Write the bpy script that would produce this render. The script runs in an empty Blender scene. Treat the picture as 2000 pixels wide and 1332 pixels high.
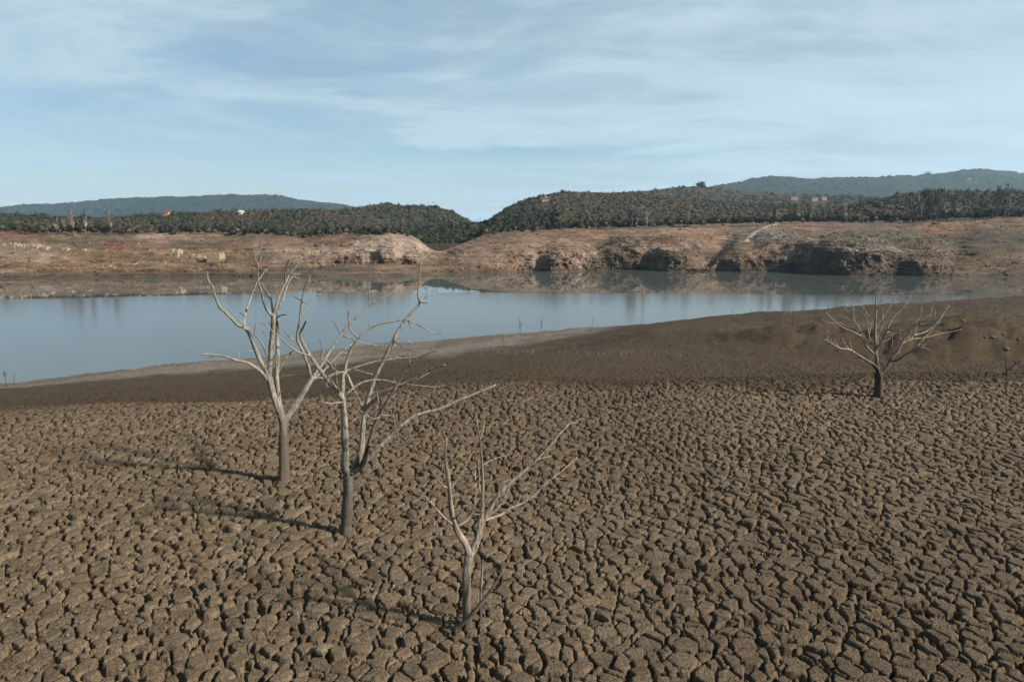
import bpy, math, random
import numpy as np
from mathutils import Vector, Matrix

# ------------------------------------------------------------------ camera, light, exposure
F_PX, CX, CY = 1333.0, 1000.0, 666.0          # the photograph is 2000 x 1332
CAM_H = 6.0
PITCH = math.atan((666 - 430) / F_PX)
WATER = -14.0
SUN_EL, SUN_AZ = math.radians(33), math.radians(109)   # azimuth from +Y towards +X

scene = bpy.context.scene
C = scene.collection
cam_d = bpy.data.cameras.new('camera')
cam = bpy.data.objects.new('camera', cam_d); C.objects.link(cam)
cam.location = (0, 0, CAM_H)
cam.rotation_euler = (math.pi / 2 - PITCH, 0, 0)
cam_d.sensor_width = 36; cam_d.lens = 36 * F_PX / 2000
cam_d.clip_start = 0.1; cam_d.clip_end = 20000
scene.camera = cam

sun_d = bpy.data.lights.new('sun', 'SUN')
sun_d.energy = 5.0; sun_d.angle = math.radians(3.2); sun_d.color = (1.0, 0.90, 0.77)
sun = bpy.data.objects.new('sun', sun_d); C.objects.link(sun)
S = Vector((math.sin(SUN_AZ) * math.cos(SUN_EL), math.cos(SUN_AZ) * math.cos(SUN_EL), math.sin(SUN_EL)))
sun.rotation_euler = S.to_track_quat('Z', 'Y').to_euler()

w = bpy.data.worlds.new('World'); scene.world = w; w.use_nodes = True
def build_world():
    nt = w.node_tree; N = nt.nodes; L = nt.links
    N.clear()
    out = N.new('ShaderNodeOutputWorld'); bg = N.new('ShaderNodeBackground')
    bg.inputs['Strength'].default_value = 0.055
    sky = N.new('ShaderNodeTexSky'); sky.sky_type = 'NISHITA'; sky.sun_disc = False
    sky.sun_elevation = SUN_EL; sky.sun_rotation = SUN_AZ
    sky.altitude = 400; sky.air_density = 1.0; sky.dust_density = 0.25; sky.ozone_density = 1.8
    # thin cirrus veil: the direction projected on a high flat layer
    tc = N.new('ShaderNodeTexCoord')
    sep = N.new('ShaderNodeSeparateXYZ'); L.new(tc.outputs['Generated'], sep.inputs[0])
    def m(op, a, b=None, clamp=False):
        n = N.new('ShaderNodeMath'); n.operation = op; n.use_clamp = clamp
        for i, v in enumerate((a, b)):
            if v is None: continue
            if hasattr(v, 'is_linked') or hasattr(v, 'links'): L.new(v, n.inputs[i])
            else: n.inputs[i].default_value = v
        return n.outputs[0]
    zz = m('ADD', m('MAXIMUM', sep.outputs[2], 0.0), 0.10)
    px = m('DIVIDE', sep.outputs[0], zz); py = m('DIVIDE', sep.outputs[1], zz)
    comb = N.new('ShaderNodeCombineXYZ'); L.new(px, comb.inputs[0]); L.new(py, comb.inputs[1])
    def mapped(sx, sy, rot, lx=0.0, ly=0.0):
        mp = N.new('ShaderNodeMapping'); L.new(comb.outputs[0], mp.inputs[0])
        mp.inputs['Scale'].default_value = (sx, sy, 1); mp.inputs['Rotation'].default_value = (0, 0, rot)
        mp.inputs['Location'].default_value = (lx, ly, 0)
        return mp.outputs[0]
    def noise(vec, scale, detail, rough, dist=0.0):
        n = N.new('ShaderNodeTexNoise'); n.inputs['Scale'].default_value = scale
        n.inputs['Detail'].default_value = detail; n.inputs['Roughness'].default_value = rough
        n.inputs['Distortion'].default_value = dist; L.new(vec, n.inputs['Vector'])
        return n.outputs[0]
    def ramp(v, lo, hi):
        r = N.new('ShaderNodeMapRange'); r.interpolation_type = 'SMOOTHSTEP'; L.new(v, r.inputs[0])
        r.inputs[1].default_value = lo; r.inputs[2].default_value = hi
        return r.outputs[0]
    big = ramp(noise(mapped(0.55, 0.75, 0.35, 3.1, 1.7), 1.0, 5, 0.58, 0.9), 0.36, 0.66)
    streak = ramp(noise(mapped(0.9, 1.35, 0.55, 0.4, 5.2), 1.0, 8, 0.60, 1.2), 0.38, 0.70)
    wisp = ramp(noise(mapped(1.8, 3.2, -0.40, 2.4, 1.3), 1.3, 9, 0.66, 1.8), 0.42, 0.76)
    cov = m('ADD', m('MULTIPLY', big, 0.50), m('ADD', m('MULTIPLY', streak, 0.32), m('MULTIPLY', wisp, 0.16)))
    # denser veil towards the right, a clear blue lane low in the middle
    veil = ramp(sep.outputs[0], -0.75, 0.75)
    lane_z = m('ABSOLUTE', m('SUBTRACT', m('ADD', sep.outputs[2], m('MULTIPLY', m('SUBTRACT', big, 0.5), 0.02)), 0.088))
    lane = m('MULTIPLY', ramp(lane_z, 0.020, 0.0), m('MULTIPLY', ramp(m('ABSOLUTE', m('SUBTRACT', sep.outputs[0], -0.03)), 0.42, 0.05), 0.75))
    cov = m('MULTIPLY', m('ADD', m('MULTIPLY', cov, 0.85), m('MULTIPLY', veil, 0.42)), m('SUBTRACT', 1.0, lane), True)
    cov = m('MULTIPLY', m('ADD', m('MULTIPLY', cov, 0.92), 0.44, True), m('SUBTRACT', 1.0, m('MULTIPLY', lane, 0.9)), True)
    hsv = N.new('ShaderNodeHueSaturation'); L.new(sky.outputs[0], hsv.inputs['Color'])
    hsv.inputs['Saturation'].default_value = 1.3; hsv.inputs['Value'].default_value = 0.78
    veil_col = N.new('ShaderNodeMix'); veil_col.data_type = 'RGBA'; L.new(veil, veil_col.inputs['Factor'])
    veil_col.inputs[6].default_value = (3.15, 4.12, 4.75, 1); veil_col.inputs[7].default_value = (3.55, 4.55, 5.15, 1)
    mix = N.new('ShaderNodeMix'); mix.data_type = 'RGBA'
    lum = N.new('ShaderNodeMapRange'); L.new(m('ADD', m('MULTIPLY', streak, 0.35), m('MULTIPLY', big, 0.65)), lum.inputs[0]); lum.inputs[1].default_value = 0.05; lum.inputs[2].default_value = 0.95
    lum.inputs[3].default_value = 1.04; lum.inputs[4].default_value = 1.25
    lc = N.new('ShaderNodeCombineColor')
    for i in range(3): L.new(lum.outputs[0], lc.inputs[i])
    vb = N.new('ShaderNodeMix'); vb.data_type = 'RGBA'; vb.blend_type = 'MULTIPLY'; vb.inputs['Factor'].default_value = 1.0
    L.new(veil_col.outputs[2], vb.inputs[6]); L.new(lc.outputs[0], vb.inputs[7])
    L.new(cov, mix.inputs['Factor']); L.new(hsv.outputs[0], mix.inputs[6]); L.new(vb.outputs[2], mix.inputs[7])
    L.new(mix.outputs[2], bg.inputs['Color']); L.new(bg.outputs[0], out.inputs['Surface'])
build_world()

scene.view_settings.view_transform = 'Standard'
scene.view_settings.look = 'None'
scene.view_settings.exposure = 1.25
scene.view_settings.gamma = 1.0
scene.view_settings.use_curve_mapping = False
cy = scene.cycles
cy.use_denoising = True
try: cy.denoiser = 'OPENIMAGEDENOISE'
except Exception: pass
cy.max_bounces = 6; cy.diffuse_bounces = 3; cy.glossy_bounces = 3; cy.volume_bounces = 1
cy.transmission_bounces = 2; cy.transparent_max_bounces = 6
cy.caustics_reflective = False; cy.caustics_refractive = False

rng = np.random.default_rng(7)
R = random.Random(11)

# ------------------------------------------------------------------ helpers
ct, st = math.cos(PITCH), math.sin(PITCH)
def ray(px, py):
    xc = (px - CX) / F_PX; yc = (CY - py) / F_PX
    return xc, ct + yc * st, -st + yc * ct
def at_Y(px, py, Y):
    dx, dy, dz = ray(px, py); k = Y / dy
    return dx * k, Y, CAM_H + dz * k
def at_z(px, py, z):
    dx, dy, dz = ray(px, py); k = (z - CAM_H) / dz
    return dx * k, dy * k, z
def project(X, Y, Z):
    zz = Z - CAM_H
    f = Y * ct - zz * st; up = Y * st + zz * ct
    return CX + F_PX * X / f, CY - F_PX * up / f

def tag(o, label=None, cat=None, group=None, kind=None):
    if label: o['label'] = label
    if cat: o['category'] = cat
    if group: o['group'] = group
    if kind: o['kind'] = kind
    return o
def empty(name, loc):
    o = bpy.data.objects.new(name, None); C.objects.link(o)
    o.location = loc; o.empty_display_size = 0.3
    return o
def np_mesh(name, V, Fc, smooth=True):
    V = np.ascontiguousarray(V, dtype=np.float32); Fc = np.ascontiguousarray(Fc, dtype=np.int32)
    me = bpy.data.meshes.new(name); k = Fc.shape[1]
    me.vertices.add(len(V)); me.vertices.foreach_set('co', V.ravel())
    me.loops.add(Fc.size); me.loops.foreach_set('vertex_index', Fc.ravel())
    me.polygons.add(len(Fc)); me.polygons.foreach_set('loop_start', np.arange(0, Fc.size, k, dtype=np.int32))
    me.update(calc_edges=True)
    me.polygons.foreach_set('use_smooth', np.full(len(Fc), smooth, dtype=bool))
    return me
def spread_attr(me, vec):
    a = me.attributes.new('spread', 'FLOAT_VECTOR', 'POINT')
    v = np.asarray(vec, np.float32); v = v / (np.linalg.norm(v, axis=1)[:, None] + 1e-6)
    a.data.foreach_set('vector', np.ascontiguousarray(v).ravel())
def colour_attr(me, name, rgb):
    a = me.attributes.new(name, 'FLOAT_COLOR', 'POINT')
    c = np.ones((len(rgb), 4), dtype=np.float32); c[:, :3] = rgb
    a.data.foreach_set('color', c.ravel())
def obj(name, me, mat=None, parent=None, loc=None):
    o = bpy.data.objects.new(name, me); C.objects.link(o)
    if mat is not None and len(me.materials) == 0: me.materials.append(mat)
    if parent is not None: o.parent = parent
    if loc is not None: o.location = loc
    return o
def grid_faces(nr, nc):
    i = np.arange(nr * nc).reshape(nr, nc)
    return np.stack([i[:-1, :-1], i[:-1, 1:], i[1:, 1:], i[1:, :-1]], -1).reshape(-1, 4)

def hash2(ix, iy, seed):
    h = (ix.astype(np.int64) * 374761393 + iy.astype(np.int64) * 668265263 + seed * 1442695041) & 0xFFFFFFFF
    h = ((h ^ (h >> 13)) * 1274126177) & 0xFFFFFFFF
    h = ((h ^ (h >> 16)) * 2246822519) & 0xFFFFFFFF
    h = h ^ (h >> 15)
    return (h & 0xFFFFFF).astype(np.float32) / np.float32(0xFFFFFF)
def vnoise(x, y, seed=0):
    xi = np.floor(x); yi = np.floor(y); fx = (x - xi).astype(np.float32); fy = (y - yi).astype(np.float32)
    xi = xi.astype(np.int64); yi = yi.astype(np.int64)
    fx = fx * fx * fx * (fx * (fx * 6 - 15) + 10); fy = fy * fy * fy * (fy * (fy * 6 - 15) + 10)
    a = hash2(xi, yi, seed); b = hash2(xi + 1, yi, seed); c = hash2(xi, yi + 1, seed); d = hash2(xi + 1, yi + 1, seed)
    return ((a + (b - a) * fx) + ((c + (d - c) * fx) - (a + (b - a) * fx)) * fy) * 2 - 1
def fbm(x, y, seed=0, octs=4, gain=0.5):
    s = 0.0; a = 1.0; t = 0.0
    for o in range(octs):
        s = s + a * vnoise(x * 2 ** o + 17.3 * o, y * 2 ** o - 9.1 * o, seed + o); t += a; a *= gain
    return s / t
def sstep(a, b, x):
    t = np.clip((x - a) / (b - a), 0, 1)
    return t * t * (3 - 2 * t)
def mixc(a, b, t):
    return a * (1 - t[..., None]) + np.asarray(b, dtype=np.float32) * t[..., None]

def smooth_cols(u_in, val, ug, sig):
    """columns of control values resampled on a dense u grid and smoothed"""
    v = np.interp(ug, u_in, val); du = ug[1] - ug[0]; n = max(1, int(3 * sig / du))
    k = np.exp(-0.5 * (np.arange(-n, n + 1) * du / sig) ** 2); k /= k.sum()
    return np.convolve(np.pad(v, n, mode='edge'), k, mode='valid')

# ------------------------------------------------------------------ node materials
ALB = 0.75     # common level of all the soil, wood and leaf colours below
class NT:
    def __init__(s, name):
        s.m = bpy.data.materials.new(name); s.m.use_nodes = True
        s.t = s.m.node_tree; s.N = s.t.nodes; s.L = s.t.links
        s.b = s.N['Principled BSDF']
    def inp(s, n, i, v):
        if v is None: return
        if isinstance(v, bpy.types.NodeSocket): s.L.new(v, n.inputs[i])
        else: n.inputs[i].default_value = v
    def pos(s):
        return s.N.new('ShaderNodeNewGeometry').outputs['Position']
    def objc(s):
        return s.N.new('ShaderNodeTexCoord').outputs['Object']
    def mapping(s, v, scale):
        n = s.N.new('ShaderNodeMapping'); s.L.new(v, n.inputs[0]); n.inputs['Scale'].default_value = scale
        return n.outputs[0]
    def attr(s, name, fac=False):
        n = s.N.new('ShaderNodeAttribute'); n.attribute_name = name
        return n.outputs['Fac' if fac else 'Color']
    def noise(s, v, scale, detail=4, rough=0.55, dist=0.0):
        n = s.N.new('ShaderNodeTexNoise'); s.L.new(v, n.inputs['Vector'])
        n.inputs['Scale'].default_value = scale; n.inputs['Detail'].default_value = detail
        n.inputs['Roughness'].default_value = rough; n.inputs['Distortion'].default_value = dist
        return n.outputs[0]
    def voro(s, v, scale, feature='DISTANCE_TO_EDGE'):
        n = s.N.new('ShaderNodeTexVoronoi'); n.feature = feature; s.L.new(v, n.inputs['Vector'])
        n.inputs['Scale'].default_value = scale
        return n.outputs['Distance']
    def rng(s, v, a, b, c=0.0, d=1.0, sm=True):
        n = s.N.new('ShaderNodeMapRange'); s.L.new(v, n.inputs[0])
        if sm: n.interpolation_type = 'SMOOTHSTEP'
        for i, x in zip((1, 2, 3, 4), (a, b, c, d)): n.inputs[i].default_value = x
        return n.outputs[0]
    def math(s, op, a, b=None):
        n = s.N.new('ShaderNodeMath'); n.operation = op; s.inp(n, 0, a); s.inp(n, 1, b)
        return n.outputs[0]
    def mix(s, f, a, b, mode='MIX'):
        n = s.N.new('ShaderNodeMix'); n.data_type = 'RGBA'; n.blend_type = mode
        s.inp(n, 0, f); s.inp(n, 6, a if isinstance(a, bpy.types.NodeSocket) else (*a, 1)); s.inp(n, 7, b if isinstance(b, bpy.types.NodeSocket) else (*b, 1))
        return n.outputs[2]
    def bump(s, h, strength, dist, prev=None):
        n = s.N.new('ShaderNodeBump'); s.inp(n, 'Height', h)
        n.inputs['Strength'].default_value = strength; n.inputs['Distance'].default_value = dist
        if prev is not None: s.L.new(prev, n.inputs['Normal'])
        return n.outputs[0]
    def done(s, col, rough, nrm=None, spec=0.2):
        if isinstance(col, bpy.types.NodeSocket): col = s.mix(1.0, col, (ALB, ALB, ALB), 'MULTIPLY')
        s.inp(s.b, 'Base Color', col if isinstance(col, bpy.types.NodeSocket) else (*col, 1)); s.inp(s.b, 'Roughness', rough)
        s.b.inputs['Specular IOR Level'].default_value = spec
        if nrm is not None: s.L.new(nrm, s.b.inputs['Normal'])
        return s.m
def val_mul(n, col, lo, hi, noise_out, a=0.3, b=0.7):
    """multiply a colour by a noise-driven brightness"""
    f = n.rng(noise_out, a, b, lo, hi)
    c = n.N.new('ShaderNodeCombineColor')
    for i in range(3): n.L.new(f, c.inputs[i])
    return n.mix(1.0, col, c.outputs[0], 'MULTIPLY')

def mud_material():
    n = NT('dry_mud'); p = n.pos()
    col = n.attr('soil')
    col = val_mul(n, col, 0.78, 1.22, n.noise(p, 2.2, 6, 0.6))
    col = val_mul(n, col, 0.66, 1.36, n.noise(p, 34, 6, 0.75))
    fine = n.noise(p, 60, 6, 0.72)
    wv = n.N.new('ShaderNodeVectorMath'); wv.operation = 'ADD'
    nc = n.N.new('ShaderNodeTexNoise'); n.L.new(p, nc.inputs['Vector']); nc.inputs['Scale'].default_value = 9.0; nc.inputs['Detail'].default_value = 4
    sc = n.N.new('ShaderNodeVectorMath'); sc.operation = 'SCALE'; n.L.new(nc.outputs['Color'], sc.inputs[0]); sc.inputs['Scale'].default_value = 0.07
    n.L.new(p, wv.inputs[0]); n.L.new(sc.outputs[0], wv.inputs[1])
    crack = n.rng(n.voro(n.mapping(wv.outputs[0], (1, 1, 0.3)), 11), 0.0, 0.07)
    nb = n.bump(fine, 0.8, 0.025)
    nb = n.bump(crack, 0.8, 0.016, nb)
    nb = n.bump(n.noise(p, 2.4, 6, 0.7), 0.5, 0.10, nb)
    return n.done(col, 0.95, nb, 0.12)
def bank_material():
    n = NT('bare_bank'); p = n.pos()
    col = n.attr('soil')
    col = val_mul(n, col, 0.62, 1.35, n.noise(p, 0.16, 7, 0.65))
    col = val_mul(n, col, 0.74, 1.26, n.noise(p, 1.1, 8, 0.75))
    strand = n.noise(n.mapping(p, (0.012, 0.012, 1.9)), 1.0, 6, 0.7)
    col = val_mul(n, col, 0.86, 1.12, strand, 0.4, 0.6)
    nb = n.bump(n.noise(p, 0.8, 9, 0.75), 1.0, 1.1)
    return n.done(col, 0.95, nb, 0.1)
def hill_material():
    n = NT('hill_soil'); p = n.pos()
    col = n.attr('soil'); col = val_mul(n, col, 0.6, 1.4, n.noise(p, 0.06, 8, 0.7))
    return n.done(col, 0.95, n.bump(n.noise(p, 0.12, 8, 0.75), 1.0, 4.0), 0.05)
def leaf_material():
    # leaves take the light of the crown surface they stand on
    n = NT('tree_foliage'); col = n.attr('leaf')
    col = val_mul(n, col, 0.80, 1.22, n.noise(n.pos(), 0.9, 3, 0.6))
    a = n.N.new('ShaderNodeAttribute'); a.attribute_name = 'spread'
    vt = n.N.new('ShaderNodeVectorTransform'); vt.vector_type = 'NORMAL'; vt.convert_from = 'OBJECT'; vt.convert_to = 'WORLD'
    n.L.new(a.outputs['Vector'], vt.inputs[0])
    return n.done(col, 0.9, vt.outputs[0], 0.05)
def twig_material(name, c0, c1):
    n = NT(name); p = n.pos()
    return n.done(n.mix(n.rng(n.noise(p, 1.1, 4, 0.6), 0.35, 0.65), c0, c1), 0.9, None, 0.08)
def bark_material(name, pale, dark, stain, z0, z1):
    n = NT(name); p = n.pos()
    streak = n.noise(n.mapping(p, (16, 16, 2.0)), 1.0, 7, 0.7, 0.8)
    blot = n.noise(p, 2.6, 5, 0.6, 0.4)
    spot = n.noise(p, 26, 4, 0.6)
    col = n.mix(n.rng(streak, 0.38, 0.58), dark, pale)
    col = n.mix(n.rng(blot, 0.56, 0.70, 0.0, 0.75), col, dark)
    col = n.mix(n.rng(spot, 0.58, 0.72, 0.0, 0.55), col, dark)
    sx = n.N.new('ShaderNodeSeparateXYZ'); n.L.new(p, sx.inputs[0])
    zz = n.math('ADD', sx.outputs[2], n.math('MULTIPLY', n.noise(p, 3.0, 4, 0.6), 0.5))
    col = n.mix(n.rng(zz, z0, z1, 0.85, 0.0), col, stain)
    nb = n.bump(streak, 1.0, 0.03); nb = n.bump(n.noise(p, 40, 5, 0.7), 0.4, 0.008, nb)
    return n.done(col, 0.88, nb, 0.15)
def stone_material(name, c0, c1, sc):
    n = NT(name); p = n.objc()
    nz = n.noise(p, sc, 6, 0.65)
    return n.done(n.mix(n.rng(nz, 0.35, 0.65), c0, c1), 0.92, n.bump(n.noise(p, sc * 3, 6, 0.7), 0.6, 0.03), 0.1)
def plain_material(name, c, rough=0.8):
    n = NT(name); nz = n.noise(n.objc(), 1.5, 4, 0.6)
    return n.done(n.mix(n.rng(nz, 0.3, 0.7), tuple(x * 0.85 for x in c), tuple(min(1, x * 1.1) for x in c)), rough)
def water_material():
    n = NT('lake_water'); p = n.pos()
    # wind ruffles the open water; a belt of dead calm lies along the far bank
    sx = n.N.new('ShaderNodeSeparateXYZ'); n.L.new(p, sx.inputs[0])
    edge = n.math('ADD', n.rng(sx.outputs[0], -55, -125, 190, 176), n.rng(sx.outputs[0], 20, 140, 0, -9))
    edge = n.math('ADD', edge, n.math('MULTIPLY', n.math('SUBTRACT', n.noise(n.mapping(p, (0.012, 0.10, 1)), 1.0, 5, 0.62), 0.5), 13.0))
    wind = n.rng(n.math('SUBTRACT', edge, sx.outputs[1]), -3.0, 3.0)
    gust = n.rng(n.noise(n.mapping(p, (0.010, 0.045, 1)), 1.0, 5, 0.6, 0.5), 0.35, 0.65, 0.55, 1.0)
    rip = n.noise(n.mapping(p, (0.35, 1.1, 1)), 1.0, 6, 0.62, 0.4)
    swell = n.noise(n.mapping(p, (0.05, 0.14, 1)), 1.0, 3, 0.5)
    h = n.math('ADD', n.math('MULTIPLY', rip, n.math('ADD', n.math('MULTIPLY', n.math('MULTIPLY', wind, gust), 0.034), 0.0022)), n.math('MULTIPLY', swell, 0.004))
    nb = n.bump(h, 0.6, 0.7)
    rough = n.rng(wind, 0, 1, 0.02, 0.10)
    m = n.done((0.046, 0.053, 0.050), rough, nb, 0.5)
    n.b.inputs['IOR'].default_value = 1.333
    return m

M_MUD, M_BANK, M_HILL, M_LEAF, M_WATER = mud_material(), bank_material(), hill_material(), leaf_material(), water_material()
M_TRUNK = twig_material('far_trunk', (0.10, 0.085, 0.07), (0.19, 0.165, 0.14))
M_SAPLING = twig_material('sapling_wood', (0.045, 0.036, 0.03), (0.10, 0.08, 0.065))
M_STALK = twig_material('dry_stalk', (0.20, 0.155, 0.10), (0.30, 0.24, 0.16))

# ------------------------------------------------------------------ near ground
COLS = {   # image column: (row, height) of crest, behind crest, middle, foot, waterline
    -700: [(842, 0), (815, -2), (788, -6.5), (768, -13), (762, -14)],
    0:    [(832, 0), (806, -2), (780, -6.5), (758, -13), (750, -14)],
    260:  [(815, 0), (795, -1.6), (766, -6), (734, -12.9), (721, -14)],
    520:  [(800, 0), (785, -1.2), (755, -5.5), (721, -12.8), (694, -14)],
    800:  [(772, 0), (764, -1.8), (732, -5.5), (699, -12.8), (668, -14)],
    1000: [(757, 0), (749, -2.2), (715, -5.5), (679, -12.6), (652, -14)],
    1140: [(759, 0), (750, -3.4), (702, -6.2), (663, -12.0), (641, -14)],
    1225: [(763, 0), (752, -4.0), (692, -6.6), (641, -10.6), (634, -14)],
    1400: [(759, 0), (750, -4.8), (682, -6.4), (617, -8.0), (638, -14)],
    1640: [(749, 0), (748, -4.8), (684, -6.4), (606, -6.5), (628, -14)],
    2000: [(743, 0), (745, -4.8), (690, -6.0), (586, -5.0), (612, -14)],
    2700: [(738, 0), (741, -4.8), (684, -5.5), (560, -3.5), (590, -14)],
}
UG = np.linspace(-1.4, 1.4, 561)
def near_profiles():
    ks = [[], [], [], [], []]
    for px in sorted(COLS):
        for k, (py, z) in enumerate(COLS[px]):
            X, Y, Z = at_z(px, py, z); ks[k].append((X / Y, Y, z))
    Yk, zk = [np.full_like(UG, -400.0), np.full_like(UG, 2.0)], [np.zeros_like(UG), np.zeros_like(UG)]
    for k in range(5):
        a = np.array(ks[k])
        Yk.append(smooth_cols(a[:, 0], a[:, 1], UG, 0.03)); zk.append(smooth_cols(a[:, 0], a[:, 2], UG, 0.03))
    Yk.append(Yk[-1] + 25); zk.append(np.full_like(UG, -18.0))
    Yk.append(Yk[-1] + 400); zk.append(np.full_like(UG, -18.2))
    return np.array(Yk), np.array(zk)
NYK, NZK = near_profiles()
K_CREST, K_FOOT, K_WATER = 2, 5, 6
def near_rows(u):
    u = np.clip(u, -1.39, 1.39)
    return [np.interp(u, UG, NYK[k]) for k in range(len(NYK))], [np.interp(u, UG, NZK[k]) for k in range(len(NZK))]
MOUNDS = [  # image column, row, height of base, half width, depth behind, rise : low eroded scarps on the right of the slope
    (1545, 668, -6.6, 7.0, 7.0, 0.9), (1640, 676, -6.4, 9.0, 6.0, 0.8), (1905, 648, -5.8, 5.0, 5.0, 1.2), (1975, 634, -5.4, 8.0, 5.0, 0.9),
    (1800, 690, -6.3, 12.0, 6.0, 1.2), (1985, 692, -6.0, 9.0, 6.0, 1.4), (2150, 670, -6.0, 9.0, 6.0, 1.2), (1200, 668, -8.6, 7.0, 7.0, 0.6), (1330, 668, -8.0, 8.0, 6.0, 0.4),
]
MOUNDS = [(at_z(a, b, z)[0], at_z(a, b, z)[1], rx, ry, h) for a, b, z, rx, ry, h in MOUNDS]
def near_z(X, Y):
    Ys = np.maximum(Y, 2.0); u = X / Ys
    yk, zk = near_rows(u)
    z = np.zeros_like(X, dtype=np.float64); n = len(yk)
    sl = [(zk[k + 1] - zk[k]) / (yk[k + 1] - yk[k]) for k in range(n - 1)]
    m = [sl[0]] + [np.where(sl[k - 1] * sl[k] > 0, 2 * sl[k - 1] * sl[k] / (sl[k - 1] + sl[k] - 1e-12), 0.5 * (sl[k - 1] + sl[k]) * 0.0) for k in range(1, n - 1)] + [sl[-1]]
    for k in range(n - 1):
        h = yk[k + 1] - yk[k]; t = np.clip((Y - yk[k]) / h, 0, 1)
        hz = (2 * t**3 - 3 * t**2 + 1) * zk[k] + (t**3 - 2 * t**2 + t) * h * m[k] + (-2 * t**3 + 3 * t**2) * zk[k + 1] + (t**3 - t**2) * h * m[k + 1]
        z = np.where((Y >= yk[k]) & (Y < yk[k + 1]), hz, z)
    z = np.where(Y >= yk[-1], zk[-1], z)
    for mx, my, rx, ry, hh in MOUNDS:
        dx = X - mx; dy = Y - my + 2.2 * fbm(X * 0.07, Y * 0.03 + my, 77, 3) + 0.25 * vnoise(X * 0.9, Y * 0.3, 79)
        e = np.exp(-np.abs(dx / rx) ** 3) * np.where(dy < 0, sstep(-0.9, 0.0, dy), np.exp(-(dy / ry) ** 2))
        z = z + hh * e * (1 + 0.3 * vnoise(X * 0.6, Y * 0.6, 78))
    damp = slope_mask(X, Y, yk)
    z = z + 0.10 * fbm(X * 0.22, Y * 0.22, 5, 3) * (0.5 + damp) + 0.28 * damp * fbm(X * 0.13 + 5, Y * 0.13, 9, 4)
    er = sstep(0.26, 0.42, X / Ys) * sstep(42, 60, Y)
    z = z + er * (0.55 * np.abs(fbm(X * 0.22, Y * 0.30, 15, 4)) - 0.2)
    return z
def slope_mask(X, Y, yk):
    w_ = 1.0 + 6.0 * sstep(0.30, -0.25, X / np.maximum(Y, 2))
    return sstep(-0.4, 1.0, (Y + 1.2 * fbm(X * 0.35, Y * 0.35, 21, 4) - yk[K_CREST]) / w_)

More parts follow.
